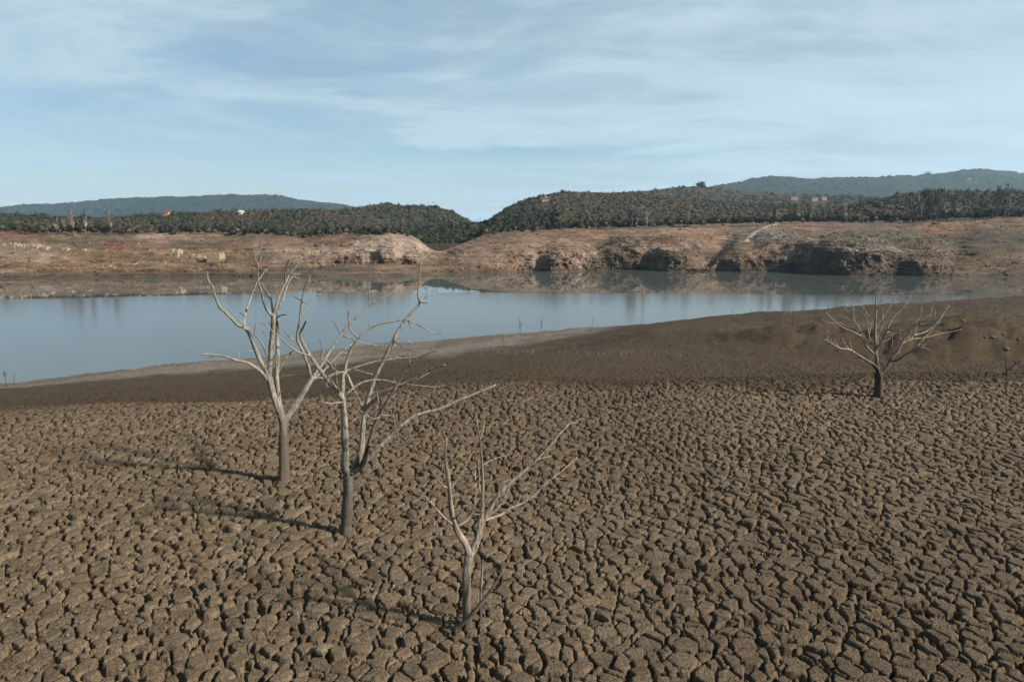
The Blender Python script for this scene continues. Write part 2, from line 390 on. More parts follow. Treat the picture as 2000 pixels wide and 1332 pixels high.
CELL, PLATE = 0.092, 0.186
def plate_field(X, Y):
    """height of the cracked crust, and the plate every point belongs to"""
    X = X.astype(np.float32); Y = Y.astype(np.float32)
    gs = 0.0018 * Y; fade = np.clip(1.6 - gs / 0.016, 0.0, 1)
    wx = X + 0.030 * fbm(X * 4.5, Y * 4.5, 31, 2) + 0.014 * fbm(X * 13, Y * 13, 33, 2)
    wy = Y + 0.030 * fbm(X * 4.5 + 40, Y * 4.5, 35, 2) + 0.014 * fbm(X * 13 + 40, Y * 13, 37, 2)
    def seeds(size, jit, wgt, sd):
        x0, y0 = float(wx.min()) - 3 * size, float(wy.min()) - 3 * size
        nx, ny = int((float(wx.max()) - x0) / size) + 5, int((float(wy.max()) - y0) / size) + 5
        gx, gy = np.meshgrid(np.arange(nx), np.arange(ny), indexing='ij')
        cx_ = (x0 + (gx + 0.5 + (hash2(gx, gy, sd) - 0.5) * jit) * size).astype(np.float32)
        cy_ = (y0 + (gy + 0.5 + (hash2(gx, gy, sd + 1) - 0.5) * jit) * size).astype(np.float32)
        wt = ((wgt * size * hash2(gx, gy, sd + 2)) ** 2).astype(np.float32)
        ix = np.floor((wx - x0) / size).astype(np.int32); iy = np.floor((wy - y0) / size).astype(np.int32)
        f1 = np.full(X.shape, 1e9, np.float32); bx, by = ix.copy(), iy.copy()
        for di in (-2, -1, 0, 1, 2):
            for dj in (-2, -1, 0, 1, 2):
                if abs(di) + abs(dj) == 4: continue
                a, b = np.clip(ix + di, 0, nx - 1), np.clip(iy + dj, 0, ny - 1)
                d = (wx - cx_[a, b]) ** 2 + (wy - cy_[a, b]) ** 2 - wt[a, b]
                k = d < f1; f1 = np.where(k, d, f1); bx = np.where(k, a, bx); by = np.where(k, b, by)
        return cx_, cy_, wt, bx, by, f1, nx, ny
    def edges(Sd):
        cx_, cy_, wt, bx, by, f1, nx, ny = Sd; id1 = bx * 4096 + by; c1x, c1y = cx_[bx, by], cy_[bx, by]
        for di in (-2, -1, 0, 1, 2):
            for dj in (-2, -1, 0, 1, 2):
                if (di == 0 and dj == 0) or abs(di) + abs(dj) == 4: continue
                a, b = np.clip(bx + di, 0, nx - 1), np.clip(by + dj, 0, ny - 1)
                d = (wx - cx_[a, b]) ** 2 + (wy - cy_[a, b]) ** 2 - wt[a, b]
                e = (d - f1) / np.maximum(2 * np.hypot(cx_[a, b] - c1x, cy_[a, b] - c1y), 1e-4)
                id2 = a * 4096 + b
                yield e, hash2(np.minimum(id1, id2), np.maximum(id1, id2), 6)
    P = seeds(PLATE, 0.98, 1.05, 3); Q = seeds(CELL, 0.95, 0.3, 23)
    width_mod = (0.75 + 0.75 * sstep(-0.35, 0.5, fbm(X * 0.45, Y * 0.45, 41, 3))).astype(np.float32)
    h = np.zeros(X.shape, np.float32); edge = np.full(X.shape, 0.5, np.float32)
    for e, hp in edges(P):
        closed = hp < 0.16
        wd = np.where(closed, np.maximum(0.005, 0.6 * gs), np.maximum((0.011 + 0.032 * hp ** 2.2) * width_mod, 0.85 * gs))
        dep = np.where(closed, 0.030 * fade, 0.080 + 0.05 * hp)
        t = np.clip((e / wd - 0.40) / 0.80, 0, 1)
        h = np.minimum(h, -dep * (1 - t * t * (3 - 2 * t)))
        edge = np.where(closed, edge, np.minimum(edge, e))
    sub = np.zeros(X.shape, np.float32)
    for e, hc in edges(Q):
        wd = np.maximum(0.003 + 0.005 * hc, 0.55 * gs); dep = np.where(hc > 0.45, 0.030 * (hc - 0.45) / 0.55, 0.0) * fade
        t = np.clip((e / wd - 0.3) / 0.8, 0, 1)
        sub = np.minimum(sub, -dep * (1 - t * t * (3 - 2 * t)))
    bx, by = P[3], P[4]
    hr, h2, h3 = hash2(bx, by, 8), hash2(bx, by, 12), hash2(bx, by, 13); hc = hash2(Q[3], Q[4], 14)
    sink = np.where(hr < 0.045, -0.05 * (1 - hr / 0.045) - 0.02, 0)
    h = h + sub - 0.015 * np.exp(-np.maximum(edge, 0) / 0.022) + 0.022 * (hr - 0.5) + sink + 0.004 * (hc - 0.5)
    h = h + (wx - P[0][bx, by]) * 0.08 * (h2 - 0.5) + (wy - P[1][bx, by]) * 0.08 * (h3 - 0.5)
    h = h + 0.007 * fbm(X * 5, Y * 5, 51, 3, 0.5) + 0.0025 * vnoise(X * 45, Y * 45, 57) * fade
    return h, bx.astype(np.int64) * 4096 + by, hr

C_DRY, C_DRY2 = np.array([0.120, 0.090, 0.060]), np.array([0.094, 0.069, 0.046])
C_DAMP, C_PALE = np.array([0.049, 0.0345, 0.0215]), np.array([0.125, 0.108, 0.092])
def soil_colour(X, Y, Z, tone):
    yk, zk = near_rows(X / np.maximum(Y, 2.0))
    col = C_DRY * (0.86 + 0.26 * tone[..., None])
    col = mixc(col, C_DRY2, sstep(-0.2, 0.5, fbm(X * 0.10, Y * 0.10, 61, 3)))
    d = slope_mask(X, Y, yk)
    band = 0.16 * sstep(0.1, 0.5, fbm(X * 0.02, Y * 0.11, 63, 3))
    col = mixc(col, C_DAMP, np.clip(d - band, 0, 1))
    pale = sstep(-12.2, -13.0, Z + 0.35 * fbm(X * 0.12, Y * 0.12, 65, 3)) * sstep(0.22, 0.10, X / np.maximum(Y, 2))
    stripe = 0.6 + 0.4 * sstep(-0.3, 0.3, fbm(X * 0.02, (Z * 3 + Y * 0.05), 67, 3))
    return mixc(col, C_PALE, pale * stripe)

def build_near_ground():
    base_rows = np.concatenate([np.linspace(-300, -20, 15), np.linspace(-10, 30, 41), np.geomspace(31.5, 260, 60)])
    Xb, Yb = np.meshgrid(np.concatenate([np.linspace(-420, -42, 40), np.linspace(-40, 40, 81), np.linspace(42, 420, 40)]), base_rows)
    Zb = near_z(Xb, Yb) - 0.32
    me = np_mesh('ground', np.stack([Xb, Yb, Zb], -1).reshape(-1, 3), grid_faces(*Xb.shape))
    colour_attr(me, 'soil', soil_colour(Xb, Yb, Zb, np.full(Xb.shape, 0.4)).reshape(-1, 3))
    ground = tag(obj('ground', me, M_MUD), 'cracked dry reservoir mud sloping down to the water', kind='structure')
    # the crust: finer near the viewer
    a = 0.0019
    r1 = 6.2 * np.exp(a * np.arange(int(math.log(27 / 6.2) / a)))
    r2 = r1[-1] * np.exp(0.0050 * np.arange(1, int(math.log(58 / r1[-1]) / 0.0050)))
    r3 = r2[-1] * np.exp(0.010 * np.arange(1, int(math.log(200 / r2[-1]) / 0.010)))
    rows = np.concatenate([r1, r2, r3]); us = np.linspace(-0.82, 0.82, 1060)
    U, Y = np.meshgrid(us, rows); X = U * (Y + 3.4)
    nf = len(r1) + len(r2)
    Z = near_z(X, Y)
    h, pid, tone = plate_field(X[:nf], Y[:nf])
    yk, _ = near_rows(X[:nf] / Y[:nf]); d = slope_mask(X[:nf], Y[:nf], yk)
    Z[:nf] += h * (1 - 0.4 * d)
    Z[nf:] += 0.09 * fbm(X[nf:] * 1.6, Y[nf:] * 0.9, 71, 4, 0.65)
    Z[len(r1):nf] += 0.03 * fbm(X[len(r1):nf] * 6, Y[len(r1):nf] * 4, 73, 3, 0.6) * d[len(r1):nf]
    T = np.full(X.shape, 0.5, np.float32); T[:nf] = tone
    V = np.stack([X, Y, Z], -1).reshape(-1, 3).astype(np.float32)
    col = soil_colour(X, Y, Z, T).reshape(-1, 3).astype(np.float32)
    faces = grid_faces(*X.shape)
    fid = np.full(X.shape, -1, np.int64); fid[:nf] = pid
    fid = fid.ravel()[faces[:, 0]]
    # the 300 plates that show largest: faces are about equal in angle, so count them weighted by the slope of the view
    P = V[faces[:, 0]]
    px, py = project(P[:, 0], P[:, 1], P[:, 2])
    inside = (px > 0) & (px < 2000) & (py > 0) & (py < 1332) & (fid >= 0)
    wgt = np.where(inside, CAM_H / np.hypot(P[:, 1], CAM_H), 0)
    ids, inv = np.unique(fid, return_inverse=True)
    score = np.bincount(inv, weights=wgt); score[ids < 0] = 0
    top = np.argsort(-score)[:300]
    rank = np.full(len(ids), -1); rank[top] = np.arange(300)
    fr = rank[inv]
    def sub(sel, name):
        f = faces[sel]; uq, iv = np.unique(f, return_inverse=True)
        me = np_mesh(name, V[uq], iv.reshape(f.shape)); colour_attr(me, 'soil', col[uq])
        return me
    # clods lying loose on the slope and a few on the plates
    n = 9000; cy_ = np.exp(rng.uniform(math.log(9), math.log(95), n)); cu = rng.uniform(-0.85, 0.85, n); cx_ = cu * cy_
    keep = rng.random(n) < np.where(slope_mask(cx_, cy_, near_rows(cu)[0]) > .5, 1.0, 0.22); cx_, cy_ = cx_[keep], cy_[keep]; n = len(cx_)
    cz_ = near_z(cx_, cy_); cs_ = rng.uniform(0.012, 0.03, n) + 0.0011 * cy_ * rng.uniform(0.3, 1.0, n)
    octa = np.array([(1, 0, 0), (0, 1, 0), (-1, 0, 0), (0, -1, 0), (0, 0, .8), (0, 0, -.8)]); tri = np.array([(0, 1, 4), (1, 2, 4), (2, 3, 4), (3, 0, 4), (1, 0, 5), (2, 1, 5), (3, 2, 5), (0, 3, 5)])
    CV = octa[None] * rng.uniform(.55, 1.4, (n, 6, 1)) * cs_[:, None, None] + np.stack([cx_, cy_, cz_ + 0.2 * cs_], -1)[:, None]
    cme = np_mesh('clods', CV.reshape(-1, 3), (tri[None] + 6 * np.arange(n)[:, None, None]).reshape(-1, 3), False)
    colour_attr(cme, 'soil', np.repeat(soil_colour(cx_, cy_, cz_, np.full(n, .5)) * rng.uniform(.8, 1.8, n)[:, None], 6, 0))
    obj('clods', cme, M_MUD, ground)['kind'] = 'stuff'
    rest = obj('mud_plates', sub(fr < 0, 'mud_plates'), M_MUD, ground); rest['kind'] = 'stuff'
    order = np.argsort(fr, kind='stable'); frs = fr[order]
    lo = np.searchsorted(frs, np.arange(300), 'left'); hi = np.searchsorted(frs, np.arange(300), 'right')
    for k in range(300):
        obj('mud_plate', sub(order[lo[k]:hi[k]], 'mud_plate'), M_MUD, ground)
    return ground
build_near_ground()

# ------------------------------------------------------------------ lake
def build_water():
    xs = np.linspace(-1200, 1200, 25); ys = np.linspace(40, 560, 15)
    X, Y = np.meshgrid(xs, ys)
    me = np_mesh('water', np.stack([X, Y, np.full_like(X, WATER)], -1).reshape(-1, 3), grid_faces(*X.shape))
    tag(obj('water', me, M_WATER), 'calm shrunken reservoir water mirroring the far bank', kind='structure')
build_water()

# ------------------------------------------------------------------ far bank
FB = {  # image column: shoreline row, then (row, distance) going up to the tree line
    -700: [548, (528, 250), (512, 290), (488, 340), (458, 420)],
    0:    [546, (526, 250), (510, 290), (484, 340), (456, 420)],
    150:  [543, (525, 250), (508, 290), (482, 340), (459, 420)],
    280:  [541, (524, 250), (508, 285), (480, 340), (458, 425)],
    420:  [540, (521, 252), (514, 275), (486, 330), (458, 430)],
    520:  [541, (521, 256), (517, 272), (488, 318), (463, 430)],
    600:  [542, (521, 258), (518, 274), (488, 292), (467, 380)],
    640:  [542, (521, 260), (518, 274), (486, 284), (461, 330)],
    720:  [541, (521, 260), (518, 274), (490, 281), (460, 316)],
    780:  [540, (520, 260), (517, 274), (488, 280), (460, 314)],
    820:  [538, (519, 262), (516, 274), (496, 284), (474, 318)],
    845:  [536, (520, 266), (514, 285), (505, 320), (494, 400)],
    866:  [535, (521, 266), (512, 300), (498, 400), (478, 460)],
    885:  [535, (522, 264), (506, 285), (496, 320), (479, 450)],
    910:  [534, (522, 264), (504, 283), (486, 310), (470, 420)],
    950:  [533, (520, 266), (502, 284), (482, 318), (460, 400)],
    1000: [531, (519, 269), (496, 288), (474, 330), (456, 400)],
    1100: [528, (512, 275), (488, 284), (464, 340), (448, 420)],
    1180: [527, (506, 278), (484, 285), (466, 345), (448, 430)],
    1260: [527, (502, 279), (482, 288), (464, 350), (446, 440)],
    1330: [528, (508, 279), (487, 296), (462, 360), (445, 450)],
    1375: [529, (516, 276), (500, 310), (466, 385), (443, 465)],
    1430: [529, (505, 279), (490, 292), (462, 380), (440, 475)],
    1500: [530, (502, 277), (482, 292), (456, 360), (438, 480)],
    1560: [532, (500, 273), (474, 294), (452, 360), (438, 480)],
    1620: [534, (494, 268), (474, 282), (458, 350), (437, 480)],
    1700: [536, (498, 264), (480, 280), (460, 360), (436, 480)],
    1780: [537, (508, 262), (488, 285), (462, 370), (434, 480)],
    1860: [539, (520, 257), (494, 295), (464, 380), (430, 480)],
    2000: [543, (524, 250), (496, 300), (462, 390), (427, 480)],
    2700: [548, (528, 246), (500, 300), (466, 390), (425, 480)],
}
def fb_profiles():
    ks = [[] for _ in range(5)]
    for px in sorted(FB):
        c = FB[px]; X, Y, Z = at_z(px, c[0], WATER); ks[0].append((X / Y, Y, WATER))
        for k in range(1, 5):
            if 990 < px < 1850 and k == 1: c[1] = (c[1][0], Y + 1.5)
            Ys = ks[0][-1][1]; kk = np.interp(px, [560, 640, 820, 850, 960, 1100, 1500], [.42, .85, .85, .6, .5, .44, .36])
            X, Y, Z = at_Y(px, c[k][0], Ys + (c[k][1] - Ys) * (kk if k > 1 else 1)); ks[k].append((X / Y, Y, Z))
    Yk, Zk = [], []
    for k in range(5):
        a = np.array(ks[k])
        Yk.append(smooth_cols(a[:, 0], a[:, 1], UG, 0.010)); Zk.append(smooth_cols(a[:, 0], a[:, 2], UG, 0.010))
    Yk = [Yk[0] - 30, Yk[0] - 6] + Yk + [Yk[4] + 40]; Zk = [np.full_like(UG, -18.0), np.full_like(UG, -15.0)] + Zk + [Zk[4] + 1.0]
    return np.array(Yk), np.array(Zk)
FYK, FZK = fb_profiles(); NFB = len(FYK)
VALLEYS = [(1148, 24, 2.6, 14), (1368, 26, 3.4, 22), (1480, 22, 1.6, -10), (1030, 26, 1.6, 18), (1730, 30, 1.8, 12), (600, 30, 1.2, 10), (1850, 30, 1.5, 10), (360, 50, 1.0, 20), (200, 60, 1.0, -20)]
LOBES = [(1085, 60, 9, 0), (1300, 60, 10, 0), (1440, 55, 6, 0), (1620, 110, 12, 0), (1790, 70, 6, 0), (752, 40, 1.2, 1), (805, 36, 4, 1), (640, 60, 4, 1), (990, 70, 5, 1)]
def far_bank(u, t):
    """t runs 0 .. NFB-1 through the profile rows; returns world points"""
    u = np.clip(u, -1.39, 1.39); k = np.clip(np.floor(t).astype(int), 0, NFB - 2); f = t - k
    def row(A, kk):
        kk = np.clip(kk, 0, NFB - 1); x = (u - UG[0]) / (UG[1] - UG[0]); i = np.clip(np.floor(x).astype(int), 0, len(UG) - 2); g = x - i
        return A[kk, i] * (1 - g) + A[kk, i + 1] * g
    def cat(A):
        p0, p1, p2, p3 = row(A, k - 1), row(A, k), row(A, k + 1), row(A, k + 2)
        m1, m2 = 0.35 * (p2 - p0) * 0.5 + 0.15 * (p2 - p1), 0.35 * (p3 - p1) * 0.5 + 0.15 * (p2 - p1)
        f2, f3 = f * f, f * f * f
        return (2 * f3 - 3 * f2 + 1) * p1 + (f3 - 2 * f2 + f) * m1 + (-2 * f3 + 3 * f2) * p2 + (f3 - f2) * m2
    Y, Z = cat(FYK), cat(FZK); X = u * Y
    px, py = project(X, Y, Z)
    above = sstep(1.9, 2.6, t)
    for vp, vw, vd, vs in VALLEYS:
        ax = vp + vs * (t - 3.0); Z = Z - vd * np.exp(-((px - ax) / vw) ** 2) * sstep(2.2, 3.2, t) * sstep(6.1, 4.6, t)
    rock = rock_mask(px, t)
    ribs = 1 - np.abs(fbm(X * 0.075, Z * 0.05 + Y * 0.01, 83, 4))
    for lp, lw, sh, back in LOBES:
        q = (px - lp) / lw; prof = np.where(q < 0, np.exp(-(q * 2.4) ** 2), np.exp(-(q * 0.95) ** 2))
        Y = Y - sh * prof * (sstep(3.8, 4.7, t) * sstep(6.2, 5.2, t) if back else sstep(0.4, 1.4, t) * sstep(5.4, 3.4, t))
    Y = Y - above * rock * (5.0 * (ribs - 0.75) + 1.4 * fbm(X * 0.35, Z * 0.35, 84, 4, 0.6)) * sstep(6.2, 4.8, t)
    Z = Z + above * (0.55 + 0.9 * rock) * fbm(X * 0.14, Y * 0.14, 85, 5, 0.6) * sstep(6.9, 6.0, t)
    Z = Z + above * 0.9 * fbm(X * 0.035, Y * 0.05, 87, 3)
    st_ = 1.25; zq = (Z + 0.5 * fbm(X * 0.05, Y * 0.05, 89, 3)) / st_; fq = zq - np.floor(zq)
    tw = above * sstep(6.6, 5.6, t) * (0.35 + 0.45 * sstep(620, 480, px) + 0.3 * sstep(1780, 1900, px))
    Z = Z + tw * st_ * (sstep(0.0, 0.30, fq) - fq)
    return X, Y, Z
def rock_mask(px, t):
    a = sstep(560, 660, px) * sstep(880, 820, px) * sstep(3.9, 4.3, t) * 1.0
    b = sstep(930, 1060, px) * sstep(1900, 1780, px) * sstep(1.8, 2.2, t) * sstep(5.6, 4.2, t)
    return np.clip(0.12 + 0.9 * a + 0.95 * b, 0, 1)
TAN, PALE, RED, ORANGE = np.array([0.19, 0.128, 0.092]), np.array([0.27, 0.21, 0.17]), np.array([0.165, 0.075, 0.05]), np.array([0.165, 0.108, 0.065])
OLIVE, DROCK_SHADE, BROWN, GREY = np.array([0.078, 0.064, 0.045]), np.array([0.075, 0.062, 0.052]), np.array([0.108, 0.076, 0.050]), np.array([0.15, 0.132, 0.115])  # the dark rock colour also paints the shade on cliffs and gullies
PATCHES = [  # image column, row, half width, half height, colour, weight : soils of the far bank, cliff shade and right-side cloud shade painted in
    (240, 478, 40, 10, RED, 0.8), (300, 495, 190, 9, ORANGE, 0.95), (100, 515, 300, 14, ORANGE, 0.85), (330, 520, 200, 9, ORANGE, 0.7), (60, 498, 60, 12, PALE, 0.55), (330, 462, 60, 5, PALE, 0.7),
    (170, 470, 90, 10, OLIVE, 0.75), (380, 478, 60, 9, OLIVE, 0.75), (420, 466, 70, 6, ORANGE, 0.5), (460, 482, 30, 5, RED, 0.4), (30, 455, 60, 12, RED, 0.6),
    (540, 478, 60, 14, TAN, 0.9), (620, 498, 120, 14, PALE, 0.45), (760, 480, 70, 22, PALE, 0.75), (700, 510, 130, 6, BROWN, 0.7), (500, 530, 150, 7, BROWN, 0.7),
    (862, 484, 52, 12, PALE, 1.0), (715, 492, 12, 24, DROCK_SHADE, 0.35), (650, 526, 190, 5, OLIVE, 0.9), (640, 534, 190, 6, DROCK_SHADE, 0.3), (900, 525, 90, 12, BROWN, 0.8),
    (930, 490, 70, 25, TAN, 0.8), (1060, 470, 90, 14, TAN, 0.9), (1110, 455, 90, 8, RED, 0.45), (1120, 500, 50, 12, PALE, 0.45), (1160, 515, 90, 12, DROCK_SHADE, 0.2), (1200, 505, 35, 25, DROCK_SHADE, 0.4),
    (1250, 470, 60, 8, OLIVE, 0.55), (1280, 486, 60, 8, PALE, 0.45), (1300, 472, 60, 6, RED, 0.4), (1310, 515, 24, 14, DROCK_SHADE, 0.4), (1365, 500, 18, 30, DROCK_SHADE, 0.3), (1360, 460, 40, 14, TAN, 0.7),
    (1420, 495, 30, 16, TAN, 0.6), (1500, 458, 60, 14, GREY, 0.7), (1530, 490, 40, 12, TAN, 0.6), (1440, 520, 60, 12, DROCK_SHADE, 0.3), (1600, 508, 90, 26, DROCK_SHADE, 0.4), (1700, 485, 60, 12, GREY, 0.6), (1690, 460, 80, 10, OLIVE, 0.7),
    (1780, 520, 110, 20, DROCK_SHADE, 0.4), (1850, 450, 60, 9, RED, 0.55), (1820, 495, 120, 7, BROWN, 0.8), (1800, 470, 120, 12, OLIVE, 0.8), (1930, 470, 120, 22, OLIVE, 0.85), (1930, 515, 120, 16, BROWN, 0.8), (1960, 450, 80, 14, DROCK_SHADE, 0.2),
]
def bank_colour(X, Y, Z, t):
    px, py = project(X, Y, Z)
    col = np.ones(X.shape + (3,)) * BROWN
    col = mixc(col, TAN, sstep(-0.3, 0.4, fbm(X * 0.02, Y * 0.04, 91, 4)))
    col = mixc(col, OLIVE, 0.6 * sstep(1450, 1750, px) * sstep(-0.35, 0.15, fbm(X * 0.03, Y * 0.06, 92, 4)))  # right-hand bank darkened in the colour, standing for cloud shade
    wx = px + 26 * fbm(X * 0.05, Y * 0.08, 93, 4); wy = py + 7 * fbm(X * 0.06 + 9, Y * 0.09, 95, 4)
    for cx_, cy_, rx, ry, c, wt in PATCHES:
        d = ((wx - cx_) / rx) ** 2 + ((wy - cy_) / ry) ** 2
        col = mixc(col, c, wt * sstep(1.5, 0.5, d))
    col = mixc(col, PALE, 0.5 * sstep(0.25, 0.5, fbm(X * 0.22, Y * 0.22, 97, 3)) * rock_mask(px, t))
    wet = sstep(1.4, 0.2, Z - WATER + 0.5 * fbm(X * 0.05, Y * 0.05, 99, 2))
    fl = sstep(0.05, 0.45, fbm(X * 0.05, Y * 0.16, 101, 5)); col = mixc(col, OLIVE, 0.6 * fl * (1 - rock_mask(px, t)))
    return mixc(col, np.array([0.06, 0.045, 0.032]), wet * 0.75)
def build_far_bank():
    us = np.linspace(-1.1, 1.1, 1050)
    ts = np.concatenate([np.linspace(0, 1.9, 5), np.linspace(2, 6, 150), np.linspace(6.1, 7, 8)])
    U, T = np.meshgrid(us, ts); X, Y, Z = far_bank(U, T)
    me = np_mesh('far_shore', np.stack([X, Y, Z], -1).reshape(-1, 3), grid_faces(*X.shape))
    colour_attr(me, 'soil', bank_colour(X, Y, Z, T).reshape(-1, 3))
    tag(obj('far_shore', me, M_BANK), 'bare reddish banks of the drained reservoir below the tree line', kind='structure')
build_far_bank()
def on_far_bank(px, py):
    """point of the far bank seen at an image position"""
    t = np.linspace(2.0, 6.3, 900); Y = 300.0; u = ray(px, py)[0] / ray(px, py)[1]
    X, Y, Z = far_bank(np.full_like(t, u), t)
    q = project(X, Y, Z)[1]
    i = np.nonzero(q <= py)[0]
    i = i[0] if len(i) else len(t) - 1
    return Vector((float(X[i]), float(Y[i]), float(Z[i])))

# ------------------------------------------------------------------ hills
HILLS = {  # skyline of the ground (trees add to it): image column, row ; rows of the foot ; distances of foot, crest ; relief
    'near_left':  dict(sky=[(-700, 408), (-200, 408), (0, 414), (60, 418), (150, 424), (280, 424), (350, 424), (400, 434), (440, 452), (470, 468)], foot=462, Y0=332, Y1=450, back=474),
    'mid_left':   dict(sky=[(180, 440), (280, 420), (400, 418), (500, 417), (600, 412), (640, 415), (700, 432), (750, 452), (800, 472), (830, 485)], foot=472, Y0=345, Y1=520, back=474),
    'gorge_hill': dict(sky=[(300, 450), (480, 424), (600, 416), (690, 410), (760, 400), (800, 401), (832, 396), (870, 407), (905, 422), (935, 441), (990, 462), (1060, 485)], foot=480, Y0=400, Y1=760, back=478),
    'gorge_back': dict(sky=[(700, 470), (800, 452), (900, 438), (960, 432), (1010, 422), (1100, 415)], foot=477, Y0=345, Y1=385, back=470),
    'ridge_left': dict(sky=[(-700, 410), (-200, 408), (30, 402), (150, 394), (350, 389), (450, 387), (545, 387), (580, 394), (640, 398), (690, 405), (760, 430), (860, 460)], foot=450, Y0=2100, Y1=2900, back=450),
    'right_wood': dict(sky=[(850, 500), (895, 478), (935, 447), (960, 424), (985, 404), (1025, 386), (1090, 378), (1150, 382), (1220, 378), (1270, 384), (1330, 388), (1450, 398), (1600, 404), (1700, 410), (2000, 410), (2700, 405)], foot=452, Y0=352, Y1=640, back=465),
    'right_mid':  dict(sky=[(1080, 420), (1180, 385), (1260, 379), (1330, 368), (1370, 365), (1440, 367), (1500, 376), (1600, 382), (1750, 382), (2000, 378), (2700, 372)], foot=420, Y0=690, Y1=1150, back=430),
    'right_knoll': dict(sky=[(1540, 450), (1600, 424), (1650, 408), (1700, 392), (1770, 378), (1840, 374), (1900, 378), (2000, 373), (2200, 365), (2700, 365)], foot=440, Y0=368, Y1=500, back=455),
    'ridge_right': dict(sky=[(1250, 400), (1340, 376), (1430, 361), (1490, 352), (1560, 350), (1640, 348), (1720, 346), (1800, 343), (1860, 339), (1900, 336), (1950, 336), (2000, 338), (2300, 345), (2700, 350)], foot=410, Y0=1900, Y1=2700, back=410),
}
HP = {}
for hn, H in HILLS.items():
    a = np.array([(ray(p, r)[0] / ray(p, r)[1], r) for p, r in H['sky']], dtype=float)
    HP[hn] = (smooth_cols(a[:, 0], a[:, 1], UG, 0.012), a[0, 0], a[-1, 0])
def hill_pt(hn, u, t):
    """t 0 at the foot, 1 at the crest, up to 1.6 behind it"""
    H = HILLS[hn]; rowc = np.interp(u, UG, HP[hn][0]); rowf = np.maximum(H['foot'], rowc + 4)
    s = np.clip(t, 0, 1); e = s ** 0.85
    Y = H['Y0'] + (H['Y1'] - H['Y0']) * t
    row = rowf + (rowc - rowf) * e
    yc = (CY - row) / F_PX; Z = CAM_H + (-st + yc * ct) / (ct + yc * st) * Y
    Zc = CAM_H + (-st + (CY - rowc) / F_PX * ct) / (ct + (CY - rowc) / F_PX * st) * H['Y1']
    Z = np.where(t > 1, Zc - (Y - H['Y1']) * 0.35, Z)
    X = u * Y; sc = 9.0 / H['Y1']
    Z = Z + H['Y1'] * 0.0065 * fbm(X * sc, Y * sc, len(hn) * 7, 4) * sstep(0.0, 0.35, t)
    return X, Y, Z
HILL_C = {'ridge_left': (0.022, 0.030, 0.017), 'ridge_right': (0.020, 0.029, 0.015)}
def build_hills():
    for hn, H in HILLS.items():
        far = H['Y1'] > 2000
        u0, u1 = max(-1.3, HP[hn][1]), min(1.3, HP[hn][2])
        nu = int((u1 - u0) * (420 if far else 170)) + 2; nt = 46 if far else 22
        U, T = np.meshgrid(np.linspace(u0, u1, nu), np.concatenate([[-0.03], np.linspace(0, 1, nt), np.linspace(1.08, 1.9, 6)]))
        X, Y, Z = hill_pt(hn, U, T)
        if far:
            Z = Z + 6.0 * (fbm(X * 0.006, Y * 0.006, 3, 5, 0.6)) * sstep(0.05, 0.3, T) + 6.0 * np.abs(fbm(X * 0.03, Y * 0.03, 3, 4, 0.7)) + 3.0 * hash2((X * 3).astype(np.int64), (Y * 3).astype(np.int64), 5)
        Z[-1] -= 60; Z[0] -= 3.5
        me = np_mesh('hill', np.stack([X, Y, Z], -1).reshape(-1, 3), grid_faces(*X.shape))
        base = np.array(HILL_C.get(hn, (0.062, 0.052, 0.036)))
        colour_attr(me, 'soil', (np.ones(X.shape + (3,)) * base).reshape(-1, 3))
        tag(obj('hill', me, M_HILL), kind='structure')
build_hills()

# ------------------------------------------------------------------ forest
EVER = np.array([[0.034, 0.046, 0.026], [0.044, 0.053, 0.030], [0.052, 0.054, 0.033], [0.028, 0.040, 0.027]])
BARE = np.array([[0.080, 0.065, 0.048], [0.070, 0.058, 0.045], [0.088, 0.067, 0.046], [0.082, 0.073, 0.057], [0.062, 0.054, 0.042]])
GR = (1 + 5 ** .5) / 2
ICO_V = np.array([(-1, GR, 0), (1, GR, 0), (-1, -GR, 0), (1, -GR, 0), (0, -1, GR), (0, 1, GR), (0, -1, -GR), (0, 1, -GR), (GR, 0, -1), (GR, 0, 1), (-GR, 0, -1), (-GR, 0, 1)]) / math.hypot(1, GR)
ICO_F = [(0, 11, 5), (0, 5, 1), (0, 1, 7), (0, 7, 10), (0, 10, 11), (1, 5, 9), (5, 11, 4), (11, 10, 2), (10, 7, 6), (7, 1, 8), (3, 9, 4), (3, 4, 2), (3, 2, 6), (3, 6, 8), (3, 8, 9), (4, 9, 5), (2, 4, 11), (6, 2, 10), (8, 6, 7), (9, 8, 1)]
def body_template(r, lobes):
    out = []
    for lx, ly, lz, lr in lobes:
        v = ICO_V * np.array([[r.uniform(.62, 1.28)] for _ in range(12)]) * lr + np.array([lx, ly, lz])
        out.append(v[np.array(ICO_F)].reshape(-1, 3))
    return np.concatenate(out).astype(np.float32)
